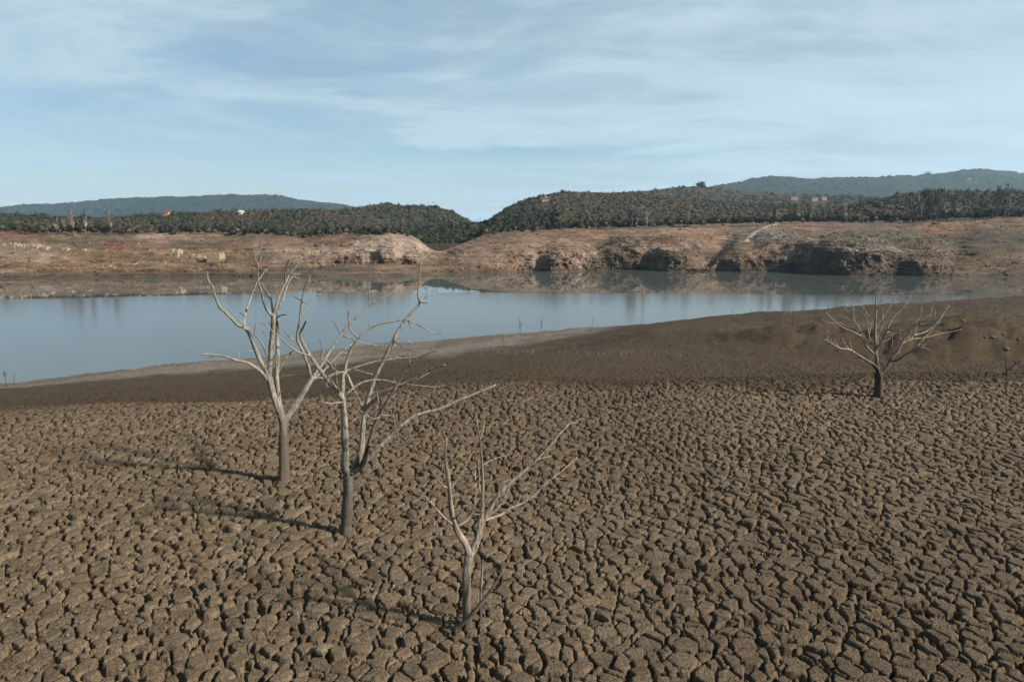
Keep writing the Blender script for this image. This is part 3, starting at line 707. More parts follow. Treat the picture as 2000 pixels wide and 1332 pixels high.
def crown_template(r, n, kind, size):
    """leaf-sized clumps spread through a crown of unit width standing on z = 0"""
    V = []
    lobes = [(r.uniform(-.28, .28), r.uniform(-.28, .28), r.uniform(.45, .95), r.uniform(.24, .36)) for _ in range(6)]
    for i in range(n):
        lx, ly, lz, lr = lobes[i % 6]
        d = Vector((r.gauss(0, 1), r.gauss(0, 1), r.gauss(0, 1))).normalized() * lr * (r.random() ** 0.4)
        c = Vector((lx, ly, lz)) + d
        if kind == 'bare':
            ax = (Vector((d.x * 1.2, d.y * 1.2, 0.55 + abs(d.z)))).normalized(); sd = ax.cross(Vector((r.gauss(0, 1), r.gauss(0, 1), 0.1))).normalized()
            a, b = ax * size * 1.5, sd * size * 0.55
        else:
            a = Vector((r.gauss(0, 1), r.gauss(0, 1), r.gauss(0, .6))).normalized() * size; b = a.orthogonal().normalized() * size
            b.rotate(Matrix.Rotation(r.uniform(0, 6.28), 3, a.normalized()))
        V += [c - a * 0.6 - b * 0.5, c + b * 0.7 - a * 0.3, c + a * 0.8]
    return np.array([tuple(v) for v in V], dtype=np.float32)
HOUSE_VIEW = [(323.5, 421, 7), (1066, 394, 10), (1592, 392, 8), (1610, 391, 7), (1552, 390, 9), (1893, 352, 6), (468, 419, 5)]
def build_forest():
    r = random.Random(5)
    tpl = {k: [np.concatenate([body_template(r, [(0, 0, .50, .38)]), crown_template(r, 10, k, 0.15)]) for _ in range(7)] for k in ('ever', 'bare')}
    spec = {  # count, tree height range, share of bare trees
        'near_left': (2100, 2.0, 3.4, 0.62), 'mid_left': (3200, 2.0, 3.4, 0.72), 'gorge_hill': (3600, 2.7, 4.3, 0.15), 'gorge_back': (1500, 2.4, 3.8, 0.15),
        'right_wood': (6000, 2.2, 3.7, 0.62), 'right_mid': (3200, 3.4, 5.6, 0.4), 'right_knoll': (2500, 2.2, 3.8, 0.75), 'ridge_left': (2000, 8, 12, 0.1), 'ridge_right': (2000, 8, 13, 0.1)}
    for hn, (n, h0, h1, sb) in spec.items():
        u0, u1 = max(-0.95, HP[hn][1]), min(0.95, HP[hn][2])
        u = rng.uniform(u0, u1, n); t = rng.uniform(0.02, 1.03, n) ** (0.9)
        X, Y, Z = hill_pt(hn, u, t); px, py = project(X, Y, Z); keep = np.ones(n, bool)
        for hx, hy, hw in HOUSE_VIEW: keep &= ~((np.abs(px - hx) < hw) & (py > hy - 1.5) & (py < hy + 12))
        X, Y, Z, u, t = X[keep], Y[keep], Z[keep], u[keep], t[keep]; n = len(X)
        Vs, Cs, Ns = [], [], []
        patch = fbm(X * 0.02, Y * 0.012, 131, 3)
        for i in range(n):
            mixv = float(np.clip(0.5 + 1.6 * (sb - (patch[i] * 1.1 + 0.5)) + rng.normal(0, 0.22), 0, 1)); bare = mixv > 0.5
            # evergreen lower on the right flank of the gorge
            if hn == 'right_wood' and u[i] < 0.02: mixv *= 0.25; bare = mixv > 0.5
            tp = tpl['bare' if bare else 'ever'][rng.integers(7)]
            h = rng.uniform(h0, h1) * math.exp(rng.normal(0, 0.25)); wd = h * rng.uniform(0.95, 1.45); a = rng.uniform(0, 6.28); c, s_ = math.cos(a), math.sin(a)
            q = tp * np.array([wd, wd, h * 0.95]); q = np.stack([q[:, 0] * c - q[:, 1] * s_, q[:, 0] * s_ + q[:, 1] * c, q[:, 2]], -1)
            Vs.append(q + np.array([X[i], Y[i], Z[i] - 0.38 * h])); Ns.append(q - np.array([0, 0, 0.30 * h]) + np.array([0, 0, 0.22 * h]))
            if hn.startswith('ridge'): bare = False; mixv = 0.0
            base = (BARE[rng.integers(len(BARE))] * mixv + EVER[rng.integers(len(EVER))] * (1 - mixv)) * 0.74 * rng.uniform(0.88, 1.14) * (0.6 if hn.startswith('ridge') else 1.0)
            Cs.append(np.repeat(base[None], len(tp), 0))
        V = np.concatenate(Vs)
        me = np_mesh('forest', V, np.arange(len(V)).reshape(-1, 3), smooth=False); colour_attr(me, 'leaf', np.concatenate(Cs)); spread_attr(me, np.concatenate(Ns))
        tag(obj('forest', me, M_LEAF), 'mixed evergreen and bare winter wood covering a hillside', 'forest', kind='stuff')
build_forest()

# ------------------------------------------------------------------ tube builder for wood
def catmull(P, n):
    P = np.asarray(P, dtype=float)
    if len(P) == 2: return P[0] + (P[1] - P[0]) * np.linspace(0, 1, n * 2)[:, None]
    Q = np.vstack([2 * P[0] - P[1], P, 2 * P[-1] - P[-2]]); out = []
    for i in range(1, len(Q) - 2):
        t = np.linspace(0, 1, n, endpoint=False)[:, None]
        p0, p1, p2, p3 = Q[i - 1], Q[i], Q[i + 1], Q[i + 2]
        out.append(0.5 * (2 * p1 + (p2 - p0) * t + (2 * p0 - 5 * p1 + 4 * p2 - p3) * t ** 2 + (3 * p1 - p0 - 3 * p2 + p3) * t ** 3))
    out.append(P[-1][None]); return np.vstack(out)
def tube(P, Rad, sides, knob=0.10, seed=0):
    """tapered knobbly limb along points P with radii Rad, closed at both ends"""
    P = np.asarray(P, float); n = len(P); rr = np.random.default_rng(seed)
    T = np.gradient(P, axis=0); T /= np.linalg.norm(T, axis=1)[:, None] + 1e-9
    nrm = np.cross(T[0], [0.13, 0.9, 0.41]); nrm /= np.linalg.norm(nrm)
    V = []; ph = rr.uniform(0, 6.28, 3); ang = np.linspace(0, 2 * math.pi, sides, endpoint=False)
    along = np.cumsum(np.r_[0, np.linalg.norm(np.diff(P, axis=0), axis=1)])
    bumps = np.convolve(np.pad(rr.normal(0, 1, n), 3, mode='edge'), np.ones(7) / 7 * 1.6, mode='valid'); grain = np.cumsum(rr.normal(0, 1, (n, sides)), axis=0) * 0.35; grain -= grain.mean(1)[:, None]; grain = np.tanh(grain) if knob > .1 else grain * 0
    for i in range(n):
        nrm = nrm - T[i] * nrm.dot(T[i]); nrm /= np.linalg.norm(nrm); b = np.cross(T[i], nrm)
        s = along[i] / max(Rad[0] * 4, 1e-4)
        rad = Rad[i] * (1 + knob * (0.7 * np.sin(2 * ang + ph[0] + 0.35 * s) + 0.5 * np.sin(3 * ang + ph[1] - 0.55 * s) + 0.35 * np.sin(5 * ang + ph[2] + 0.8 * s)) + knob * bumps[i] + 0.5 * knob * grain[i])
        V.append(P[i] + np.outer(np.cos(ang) * rad, nrm) + np.outer(np.sin(ang) * rad, b))
    V = np.vstack(V + [P[0][None] - T[0] * Rad[0] * 0.2, P[-1][None] + T[-1] * Rad[-1] * 0.7])
    F_ = []
    for i in range(n - 1):
        for j in range(sides):
            a, b = i * sides + j, i * sides + (j + 1) % sides
            F_.append((a, b, b + sides)); F_.append((a, b + sides, a + sides))
    c0, c1 = n * sides, n * sides + 1
    for j in range(sides):
        F_.append((c0, (j + 1) % sides, j)); F_.append((c1, (n - 1) * sides + j, (n - 1) * sides + (j + 1) % sides))
    return V, np.array(F_)

class DeadTree:
    """a dead tree drawn limb by limb: each limb is a list of image positions, end widths in pixels and how far it leans away"""
    def __init__(s, base, label, mat, name='dead_tree', cat='dead tree', gain=1.0):
        s.gain = gain; X, Y, _ = at_z(*base, 0.0); s.Y = Y; s.mat = mat
        s.root = tag(empty(name, (X, Y, 0.0)), label, cat); s.o = np.array([X, Y, 0.0])
        s.limbs = []; s.seed = int(base[0])
    def limb(s, pts, w0, w1, lean=0.0, kind=None, mat=None):
        w0, w1 = w0 * s.gain, w1 * s.gain
        pts = np.array(pts, float); parent = None; d0 = 0.0
        if s.limbs:
            best = 1e9
            for L_ in s.limbs:
                d = np.hypot(L_['px'][:, 0] - pts[0, 0], L_['px'][:, 1] - pts[0, 1]); i = d.argmin()
                if d[i] < best: best, parent, d0, root_px = d[i], L_, L_['dep'][i], L_['px'][i]
            if best > 1.0: pts = np.vstack([root_px, pts])
            w0 = min(w0, 1.05 * parent['w'][np.hypot(parent['px'][:, 0] - pts[0, 0], parent['px'][:, 1] - pts[0, 1]).argmin()])
        q = catmull(pts, 12 if not s.limbs else (9 if w0 > 6 else 6)); n = len(q)
        al = np.r_[0, np.cumsum(np.hypot(*np.diff(q, axis=0).T))]; al /= al[-1]
        dep = d0 + lean * al ** 0.9 + 0.04 * np.sin(al * 5 + s.seed) * abs(lean)
        wd = w0 + (w1 - w0) * al ** 0.8
        P = np.array([at_Y(a, b, s.Y + d) for (a, b), d in zip(q, dep)])
        if not s.limbs: wd = 0.90 * wd * (1 + 0.40 * np.exp(-al * 14))
        dist = (s.Y + dep) / ct
        Rad = wd * dist / F_PX / 2 * np.where(True, 1.0, 1)
        me_sides = 18 if w0 > 9 else (9 if w0 > 4 else 6)
        V, Fc = tube(P, Rad, me_sides, 0.11 if w0 > 6 else 0.07, s.seed + len(s.limbs) * 13)
        part = 'trunk' if not s.limbs else ('branch' if (kind == 'branch' or (kind is None and w0 >= 4.5)) else 'twig')
        if part == 'branch' or part == 'trunk': par = s.root
        else: par = parent['obj'] if parent['part'] != 'twig' else parent['obj'].parent
        me = np_mesh(part, V - s.o, Fc); o = obj(part, me, mat or s.mat, par)
        s.limbs.append(dict(px=q, dep=dep, w=wd, obj=o, part=part))

def sprout(tree, n, lmin, lmax):
    r = random.Random(tree.seed); main = [L_ for L_ in tree.limbs[1:] if L_['part'] == 'branch']
    for _ in range(n):
        L_ = r.choice(main); k = r.randint(len(L_['px']) // 3, len(L_['px']) - 2); p = L_['px'][k]
        d = L_['px'][k + 1] - L_['px'][k - 1]; a = math.atan2(d[1], d[0]) + r.choice((-1, 1)) * r.uniform(.5, 1.1); l = r.uniform(lmin, lmax)
        q = [tuple(p), (p[0] + math.cos(a) * l * .55, p[1] + math.sin(a) * l * .55 - .04 * l), (p[0] + math.cos(a) * l, p[1] + math.sin(a) * l - .16 * l)]
        tree.limb(q, 2.0 / tree.gain, 0.9 / tree.gain, r.uniform(-.25, .25), 'twig')
M_BARK1 = bark_material('bleached_bark', (0.28, 0.252, 0.215), (0.10, 0.098, 0.074), (0.072, 0.055, 0.042), 1.2, 2.4)
M_BARK2 = bark_material('grey_bark', (0.265, 0.238, 0.205), (0.095, 0.098, 0.076), (0.066, 0.052, 0.041), 1.0, 2.0)
M_BARK3 = bark_material('weathered_bark', (0.29, 0.25, 0.205), (0.11, 0.086, 0.066), (0.062, 0.050, 0.042), 0.3, 1.4)
M_CHAR = bark_material('charred_bark', (0.25, 0.21, 0.175), (0.06, 0.046, 0.038), (0.030, 0.024, 0.020), 1.5, 2.9)
M_BARK4 = bark_material('dark_trunk_bark', (0.32, 0.28, 0.235), (0.10, 0.078, 0.064), (0.024, 0.019, 0.016), 1.0, 2.3)

t1 = DeadTree((553, 935), 'bleached dead tree behind the tallest one, with a low bare limb reaching toward the water', M_BARK1, gain=0.9)
t1.limb([(555, 938), (555, 931), (554, 889), (554, 851), (553, 822)], 25, 24)
t1.limb([(553, 828), (549, 812), (540.5, 789), (532, 767), (526, 738)], 16, 12.5, -0.3)
t1.limb([(526, 740), (527, 717), (529, 679), (532, 651), (534, 628), (533, 615)], 10.5, 9, -0.2)
t1.limb([(533, 617), (524, 609), (516, 592), (511, 571), (505, 552), (503.5, 535), (503.5, 516), (499, 505), (495, 487)], 6.5, 2, -0.4)
t1.limb([(504, 517), (508, 510), (511, 501)], 3, 1.5, 0.1)
t1.limb([(533, 612), (529, 582), (524, 575), (516, 562), (513, 555)], 5.5, 2.2, 0.5)
t1.limb([(526, 583), (519, 575), (511, 569)], 2.8, 1.6, 0.3)
t1.limb([(534, 618), (538, 603), (543, 586), (551, 565), (558.6, 550), (567, 534), (577.6, 522), (589, 504)], 7, 3, 0.4)
t1.limb([(558, 551), (556, 539), (559.5, 522), (565, 506)], 4.3, 2.6, -0.3)
t1.limb([(567, 534), (564, 529), (562, 526)], 2.2, 1.2)
t1.limb([(568, 533), (573, 535), (580, 533.5)], 2.2, 1.3, 0.2)
t1.limb([(552, 822), (550, 805), (546, 781), (542, 754), (541, 735), (542, 710), (541.5, 670), (541, 640), (541, 622)], 9, 7.5, 0.5)
t1.limb([(541, 624), (545, 603), (553, 584), (559.5, 563), (567, 546), (575.7, 538), (585, 536)], 6.5, 2.2, 0.5)
t1.limb([(541, 621), (548, 616), (559.5, 615)], 3.5, 2, -0.2)
t1.limb([(524, 740), (517, 721), (505, 698), (494, 670), (483.5, 647), (475, 640), (463, 634), (452, 622), (441, 611), (430, 601), (422, 584), (417, 569), (414, 558), (406, 546), (404.7, 531)], 11, 3.2, -0.9)
t1.limb([(432, 604), (428, 602), (425, 601)], 2.4, 1.4)
t1.limb([(478, 641), (477, 628), (480, 611), (486, 592), (494, 571), (501, 554), (511, 539), (520, 526)], 5.5, 2.2, 0.7)
t1.limb([(494, 571), (490, 567), (491, 559)], 2.2, 1.4); t1.limb([(477, 616), (470, 612), (464, 605)], 2.2, 1.3, 0.2)
t1.limb([(496, 567), (503, 571)], 2, 1.2)
t1.limb([(523, 695), (511, 670), (498, 655), (484, 640), (474, 632), (467, 623)], 5, 1.8, -0.5)
t1.limb([(522, 740), (513, 729), (498, 717), (481, 708), (462, 704), (443, 697), (424, 694), (405, 692), (396, 692)], 7, 4.2, -0.8)
t1.limb([(467, 705), (466.5, 691), (460, 688), (451, 685)], 2.3, 1.3); t1.limb([(409, 692), (405, 687)], 2, 1.2)
t1.limb([(494, 686), (484, 686), (476, 681)], 3, 1.5, -0.2); t1.limb([(526, 662), (517, 655), (509, 642)], 2.6, 1.4, -0.3)
t1.limb([(555, 825), (558, 819), (570, 803), (584, 781), (597, 759), (608, 741)], 17, 12, 0.5)
t1.limb([(607, 741), (604.5, 725), (598.5, 705), (592.5, 690), (585, 674), (580, 662), (582, 644), (585, 630), (586.5, 615), (589, 593), (592, 576), (596, 560), (600, 552), (605, 539)], 8, 3.6, -0.4)
t1.limb([(577.5, 665), (568.5, 661), (561, 653), (556.5, 647)], 3.6, 2.2, -0.3); t1.limb([(588, 587), (580, 582), (571.5, 579)], 3, 1.8, 0.2)
t1.limb([(590, 590), (596, 591), (600, 594)], 2.5, 1.5, -0.2)
t1.limb([(588, 619), (597, 602), (604.5, 590), (613.5, 582), (626, 573.5)], 3.6, 2.2, 0.4); t1.limb([(612.8, 581), (611, 572), (613, 556)], 2.4, 1.3)
t1.limb([(603, 736), (586.5, 734), (571.5, 733), (555, 735), (544.5, 738.5)], 3.2, 2.6, 0.1, 'twig')
t1.limb([(544, 727), (552, 711), (559.5, 698), (570, 687), (582, 677)], 4.6, 3, 0.3)
t1.limb([(608, 741), (620, 738), (632, 739), (650, 732), (665, 728), (685, 721), (705, 714), (734, 706), (757, 703), (777, 699.7), (797, 698.5), (822, 695)], 7, 1.6, 0.9)
t1.limb([(760, 702), (770, 700), (779, 695)], 2, 1.2, 0.2); t1.limb([(768, 702), (775, 706)], 1.8, 1.0)
t1.limb([(692, 721), (707, 726), (728, 731)], 3, 1.6, 0.3)
t1.limb([(609, 738), (619.5, 725), (630, 710), (642, 690), (652.5, 675), (664, 657), (675, 641), (690, 626), (705, 613), (723, 597), (739, 586), (755, 578), (778, 564)], 10, 2, 1.2)
t1.limb([(666, 654), (661, 644), (654.6, 633), (650, 621)], 4, 2, -0.2)
t1.limb([(667, 655), (674, 657), (689, 662), (703, 669), (719, 673), (741, 675), (774, 674)], 4, 1.4, 0.3)
t1.limb([(719, 673), (721, 668)], 1.8, 1.0); t1.limb([(737, 675), (739, 681)], 1.8, 1.0)
t1.limb([(722, 598), (720, 583), (720.7, 570), (720.7, 553)], 2.8, 1.4, -0.2); t1.limb([(729, 592), (736, 581), (743.6, 571)], 2.4, 1.2, 0.2)
t1.limb([(729, 593), (737, 598)], 2, 1.0)
t1.limb([(611, 740), (618, 735), (631.5, 725), (645, 711), (657, 698), (669, 686), (681, 677), (689, 671)], 5, 3, 0.6); t1.limb([(657, 699.5), (671, 700)], 2.2, 1.3)
t1.limb([(547, 766), (555, 766), (561.6, 758)], 2.6, 1.5, -0.2)

t2 = DeadTree((676, 1037), 'tallest bleached dead tree, forked low in three with a black charred crotch', M_BARK2, gain=0.9)
t2.limb([(675, 1042), (676, 1033), (678, 997), (680, 957), (680, 920)], 25, 25)
t2.limb([(679, 925), (673, 908), (675, 884), (674, 851), (672.5, 816), (670, 789), (669, 772)], 17, 14, -0.3)
t2.limb([(667, 776), (654, 758), (645, 747), (630, 729), (616.5, 711), (604.5, 693), (595.5, 678), (589.5, 665), (586.5, 652), (592.5, 639), (598.5, 626)], 12, 4.2, -0.7)
t2.limb([(602, 694), (581, 687), (562.5, 674), (547, 660), (532, 647), (519, 636), (499, 621)], 4.8, 2, -0.6)
t2.limb([(592, 668), (589, 660), (595, 655)], 2.5, 1.6)
t2.limb([(669, 774), (670, 751), (670, 735), (673, 726)], 9.5, 7, 0.4)
t2.limb([(674, 729), (675.5, 714), (678.5, 702), (684.5, 685), (692, 672), (701, 661), (710, 651), (722, 642), (737, 634.5), (755, 630), (770, 627.6), (788, 625), (802, 627.6), (820, 636), (842, 649), (865, 652)], 8, 1.8, 0.5)
t2.limb([(753, 630), (751, 624)], 1.6, 0.9)
t2.limb([(700, 661), (690.5, 652), (683, 642), (681, 631), (680, 619), (681, 608)], 4.6, 2.6, -0.3)
t2.limb([(694, 668), (691, 664), (690, 671)], 2, 1.1)
t2.limb([(674, 727), (660, 727), (650, 720), (639, 709), (630, 703), (626, 696), (629, 684), (627, 673), (623, 663)], 5, 1.8, -0.5)
t2.limb([(652, 721), (642, 707), (630, 697), (620, 691)], 3, 1.8, -0.2)
t2.limb([(663, 764), (656, 739), (655, 712)], 4.2, 2.6, -0.3)
t2.limb([(655, 728), (645, 737), (638, 747), (639, 754), (644, 757)], 2, 1.6, -0.2)
t2.limb([(664, 786), (646, 788), (637, 787), (627, 784)], 5.4, 2.4, -0.4)
t2.limb([(680, 922), (695, 905), (704, 886), (707, 862), (709.5, 830), (712, 806)], 15, 11, 0.2)
t2.limb([(711, 804), (700, 778), (689, 757), (678, 732)], 7, 6, -0.1)
t2.limb([(672, 774), (689, 759), (705, 748), (730, 742), (754, 743), (779, 749), (811, 752), (847, 756), (867, 753)], 5, 1.6, 0.6)
t2.limb([(846, 756), (852, 751), (858.5, 746)], 2, 1.2); t2.limb([(846, 756), (850, 764)], 1.7, 1.0)
t2.limb([(712, 806), (716, 789), (724, 762), (732, 738), (743, 716), (750, 702), (759, 683), (768, 665), (777, 647), (789, 629), (802, 613), (816, 597), (821, 588)], 12, 5, 0.3)
t2.limb([(820, 590), (817, 579), (817, 565), (819, 547), (821, 525), (822, 505)], 5, 2.4, -0.1, 'branch')
t2.limb([(820, 590), (827, 586), (836, 577), (845, 569), (855, 562)], 4.2, 2, 0.3); t2.limb([(822, 590), (829, 592), (835, 591)], 3, 1.8, -0.1)
t2.limb([(771, 660), (788, 663), (802, 669), (810, 673)], 3.4, 1.6, 0.3); t2.limb([(770, 665), (786, 676), (802, 685), (820, 689)], 3.6, 1.8, -0.3)
t2.limb([(714, 804), (724, 789), (743, 773), (762, 761), (779, 754), (797, 746), (815, 737), (836, 724), (854, 716), (869, 713)], 10, 4.6, -0.5)
t2.limb([(800, 746), (820, 738), (838, 728)], 4, 2.2, 0.2, 'twig'); t2.limb([(834, 725), (832, 718)], 2, 1.1)
t2.limb([(682, 924), (705, 911), (716, 884), (724, 854), (732, 830), (740, 813), (751, 794), (770, 762), (786, 732), (800, 714), (815, 701), (838, 689), (856, 685)], 14.5, 1.8, -0.4, None, M_CHAR)
t2.limb([(800, 713), (805, 706)], 2.5, 1.6); t2.limb([(787, 734), (782, 730)], 2, 1.2)
t2.limb([(740, 815), (730, 818), (721, 813), (713, 807), (705, 804)], 3.4, 1.6, -0.3)
t2.limb([(743, 803), (739, 782), (735, 761)], 3.6, 1.6, 0.2); t2.limb([(742, 810), (756, 811), (770, 812)], 2.2, 1.1, 0.2)
t2.limb([(733, 826), (722, 818), (716, 808)], 2.4, 1.4)
t2.limb([(690, 922), (706, 905), (716, 898), (730, 884), (748, 865), (770, 845), (790, 826), (812, 811), (836, 804), (861, 798), (893, 783), (923, 771), (942, 763), (968, 752)], 11, 4.4, 0.9)
t2.limb([(942, 763), (939, 759)], 2.5, 1.4); t2.limb([(943, 763), (946, 771)], 2.5, 1.4)
t2.limb([(774, 842), (770, 826), (767.7, 802)], 2.8, 1.3, -0.2); t2.limb([(776, 846), (786, 851), (797, 851)], 2.8, 1.5, -0.2)
t2.limb([(836, 804), (838, 799)], 2.4, 1.4)
t2.limb([(720, 868), (737, 873), (757, 872), (786, 867), (812, 860), (834, 858)], 4.4, 1.8, -0.4)

t3 = DeadTree((912, 1219), 'short grey dead tree at the front with a long branch slanting to the right', M_BARK3, gain=0.93)
t3.limb([(914, 1226), (913, 1216), (912, 1186), (911, 1150), (912, 1115), (917, 1078)], 22, 20)
t3.limb([(917, 1084), (909, 1062), (895, 1041), (886, 1016), (881, 992), (878, 960), (875, 932), (871, 900), (870.6, 875), (871.6, 856)], 15, 4.6, -0.3)
t3.limb([(883, 1022), (870, 1013), (853, 995), (844, 984), (835, 974), (830, 969)], 7.5, 2, -0.4)
t3.limb([(843, 983), (842.5, 972)], 2.4, 1.4); t3.limb([(837, 976), (839, 963)], 2.2, 1.2)
t3.limb([(876, 953), (863.5, 947), (854, 933), (847, 921)], 4.2, 1.8, -0.2); t3.limb([(879, 955), (891, 939), (906, 917), (916, 896), (927, 877)], 3, 1.3, 0.4)
t3.limb([(880, 970), (888, 967), (897, 965)], 2.4, 1.2, 0.1)
t3.limb([(886, 1014), (899, 1002), (905, 988)], 4, 1.8, -0.2)
t3.limb([(893, 1027), (909, 1018), (920, 1006), (925, 992), (929, 963), (928, 935), (928, 910)], 6.5, 2, 0.3)
t3.limb([(921, 1005), (937, 1004), (955, 992), (966, 976), (975, 962)], 4.2, 2.4, -0.1)
t3.limb([(920, 1082), (932, 1055), (937, 1034), (941, 1014)], 16, 13, 0.2)
t3.limb([(941, 1016), (942, 977), (943, 949), (942, 921), (940, 886), (937, 857), (933, 833), (930.6, 812)], 9.5, 2, 0.1)
t3.limb([(938, 858), (944, 840), (946, 815)], 3, 1.4, 0.2); t3.limb([(942, 968), (936, 953), (935, 921), (933, 895)], 4.6, 2.4, -0.2)
t3.limb([(943, 908), (966, 896), (990, 889)], 2.4, 1.2, 0.4)
t3.limb([(942, 1016), (952, 1004), (973, 967), (997, 942), (1022, 921), (1047, 898), (1072, 872), (1093, 847), (1116, 823)], 12, 4.8, 0.5)
t3.limb([(1050, 897), (1064, 893), (1078, 891)], 2.6, 1.2, 0.3); t3.limb([(1110, 829), (1120, 826), (1132, 820)], 2.0, 1.0, 0.2)
t3.limb([(945, 1014), (969, 995), (987, 970), (996, 946)], 7, 5, 0.3)
t3.limb([(944, 1016), (976, 1006), (997, 992), (1019, 983), (1043, 967), (1068, 942), (1093, 923), (1128, 893)], 9, 2.0, 0.9)
t3.limb([(1075, 938), (1084, 925), (1092, 915)], 2, 1.0)

t4 = DeadTree((1715, 773), 'dark trunked dead tree with a wide fan of pale branches, alone at the plateau edge', M_BARK4, gain=0.98)
t4.limb([(1715.6, 776), (1715.6, 772), (1715.6, 755), (1716, 741), (1716, 729)], 18, 15)
t4.limb([(1716, 733), (1714, 715), (1712, 698), (1710, 684), (1709.5, 663), (1709.5, 643), (1710, 625), (1711, 603), (1710.4, 591), (1711.6, 570)], 9, 1.5, 0.0)
t4.limb([(1711, 603), (1708, 596)], 1.6, 1); t4.limb([(1711, 605), (1716, 614)], 1.6, 1)
t4.limb([(1714, 722), (1709, 715), (1699, 708), (1687, 701), (1675, 693), (1659, 683), (1642, 681), (1632, 676), (1621, 669), (1610, 662)], 7.5, 1.4, -1.2)
t4.limb([(1659, 683), (1651, 672), (1645, 659)], 2.2, 1.0, 0.2); t4.limb([(1639, 680), (1630, 672), (1626, 669)], 1.8, 1, 0.2); t4.limb([(1704, 710), (1690, 694), (1676, 687)], 2.6, 1.2, 0.5)
t4.limb([(1711, 694), (1697, 682), (1689, 670), (1682, 658), (1679, 644), (1671, 632), (1663, 618), (1654, 608), (1649, 597)], 4.8, 1.2, -0.6)
t4.limb([(1680, 656), (1663, 647), (1649, 641), (1635, 631), (1625, 622), (1614, 611)], 2.8, 1.1, -0.8); t4.limb([(1632, 631), (1618, 630), (1605, 624)], 1.8, 1, -0.2)
t4.limb([(1669, 629), (1667, 606), (1669, 580)], 2.4, 1.1, 0.3); t4.limb([(1667, 603), (1660, 590)], 1.6, 0.9)
t4.limb([(1666, 627), (1657, 624), (1651, 617)], 1.8, 0.9, 0.2); t4.limb([(1675, 648), (1655, 637), (1637, 629)], 2, 1.0, 0.5)
t4.limb([(1710, 678), (1692, 663), (1682, 648), (1675, 639)], 2.8, 1.2, 0.7)
t4.limb([(1709, 672), (1702, 670), (1697, 656), (1695, 637), (1692, 620), (1690, 608)], 3, 1.3, 0.4); t4.limb([(1697, 653), (1701, 639), (1702, 629)], 2.2, 1.0, 0.2)
t4.limb([(1709, 643), (1708, 639), (1701, 624), (1690, 606), (1682, 596), (1675, 587)], 2.6, 1.0, 0.5)
t4.limb([(1709, 640), (1700, 633), (1690, 618), (1683, 606)], 2.0, 0.9, 0.8)
t4.limb([(1711, 684), (1714, 679), (1721, 669), (1728, 656), (1733, 644)], 5, 3.6, -0.4)
t4.limb([(1733, 645), (1737, 634), (1747, 618), (1759, 606), (1771, 592), (1779, 578)], 3, 1.3, 0.2); t4.limb([(1771, 593), (1766, 585)], 1.5, 0.8)
t4.limb([(1733, 645), (1744, 637), (1759, 631), (1773, 628), (1789, 625)], 2.8, 1.2, -0.4)
t4.limb([(1732, 646), (1728, 637), (1724, 624), (1724, 613)], 2.4, 1.0, 0.3); t4.limb([(1723, 624), (1732, 610), (1740, 596), (1751, 578)], 2, 1.0, 0.4)
t4.limb([(1726, 618), (1724, 605)], 1.6, 0.9); t4.limb([(1716, 676), (1712, 655), (1716, 636), (1721, 625)], 2, 1.0, 0.5); t4.limb([(1714, 660), (1722, 640), (1728, 630)], 1.8, 0.9, 0.3)
t4.limb([(1718, 733), (1732, 719), (1740, 703), (1745, 692)], 6.5, 6, 0.3)
t4.limb([(1744, 694), (1752, 688), (1759, 675), (1766, 663), (1777, 650), (1789, 636), (1801, 628), (1813, 624), (1827, 619)], 4.8, 1.6, -0.3)
t4.limb([(1758, 676), (1763, 670), (1780, 662), (1785, 651), (1792, 634), (1797, 615), (1801, 594), (1805, 576)], 3.4, 0.9, 0.5)
t4.limb([(1799, 602), (1803, 592)], 1.5, 0.8); t4.limb([(1789, 641), (1791, 628), (1790, 618)], 1.8, 0.9)
t4.limb([(1784, 655), (1803, 650), (1816, 643), (1828, 632), (1839, 620), (1847, 606), (1855, 597)], 3, 1.2, 0.5)
t4.limb([(1839, 620), (1840, 611)], 1.6, 0.9); t4.limb([(1847, 606), (1846, 601)], 1.4, 0.8); t4.limb([(1820, 641), (1828, 633), (1838, 629)], 1.6, 1.0); t4.limb([(1814, 645), (1826, 644), (1834, 642)], 1.8, 1.1, -0.2)
t4.limb([(1760, 672), (1758, 653), (1758, 638), (1768, 631)], 2.6, 1.2, -0.3); t4.limb([(1758, 646), (1765, 644)], 1.6, 1.0)
t4.limb([(1743, 704), (1751, 704), (1766, 694), (1782, 684), (1794, 677), (1803, 674), (1810, 674)], 5, 2.2, -0.5)
t4.limb([(1790, 680), (1803, 663), (1815, 651), (1826, 637)], 2.6, 1.3, 0.5)
t4.limb([(1784, 662), (1813, 658), (1839, 651), (1863, 647), (1879, 643)], 2.2, 1.0, 0.7)
t4.limb([(1786, 655), (1793, 646), (1798, 640)], 1.8, 1.0)
t4.limb([(1743, 695), (1741, 675)], 2.4, 1.4, -0.2); t4.limb([(1744, 690), (1746, 677), (1754, 670)], 2.4, 1.3, -0.4); t4.limb([(1742, 678), (1743, 665), (1742, 652)], 1.5, 0.8)
t4.limb([(1741, 690), (1730, 680), (1721, 672)], 2.2, 1.2, 0.3)

sprout(t1, 22, 7, 20); sprout(t2, 26, 7, 22); sprout(t3, 14, 8, 26); sprout(t4, 46, 8, 26)
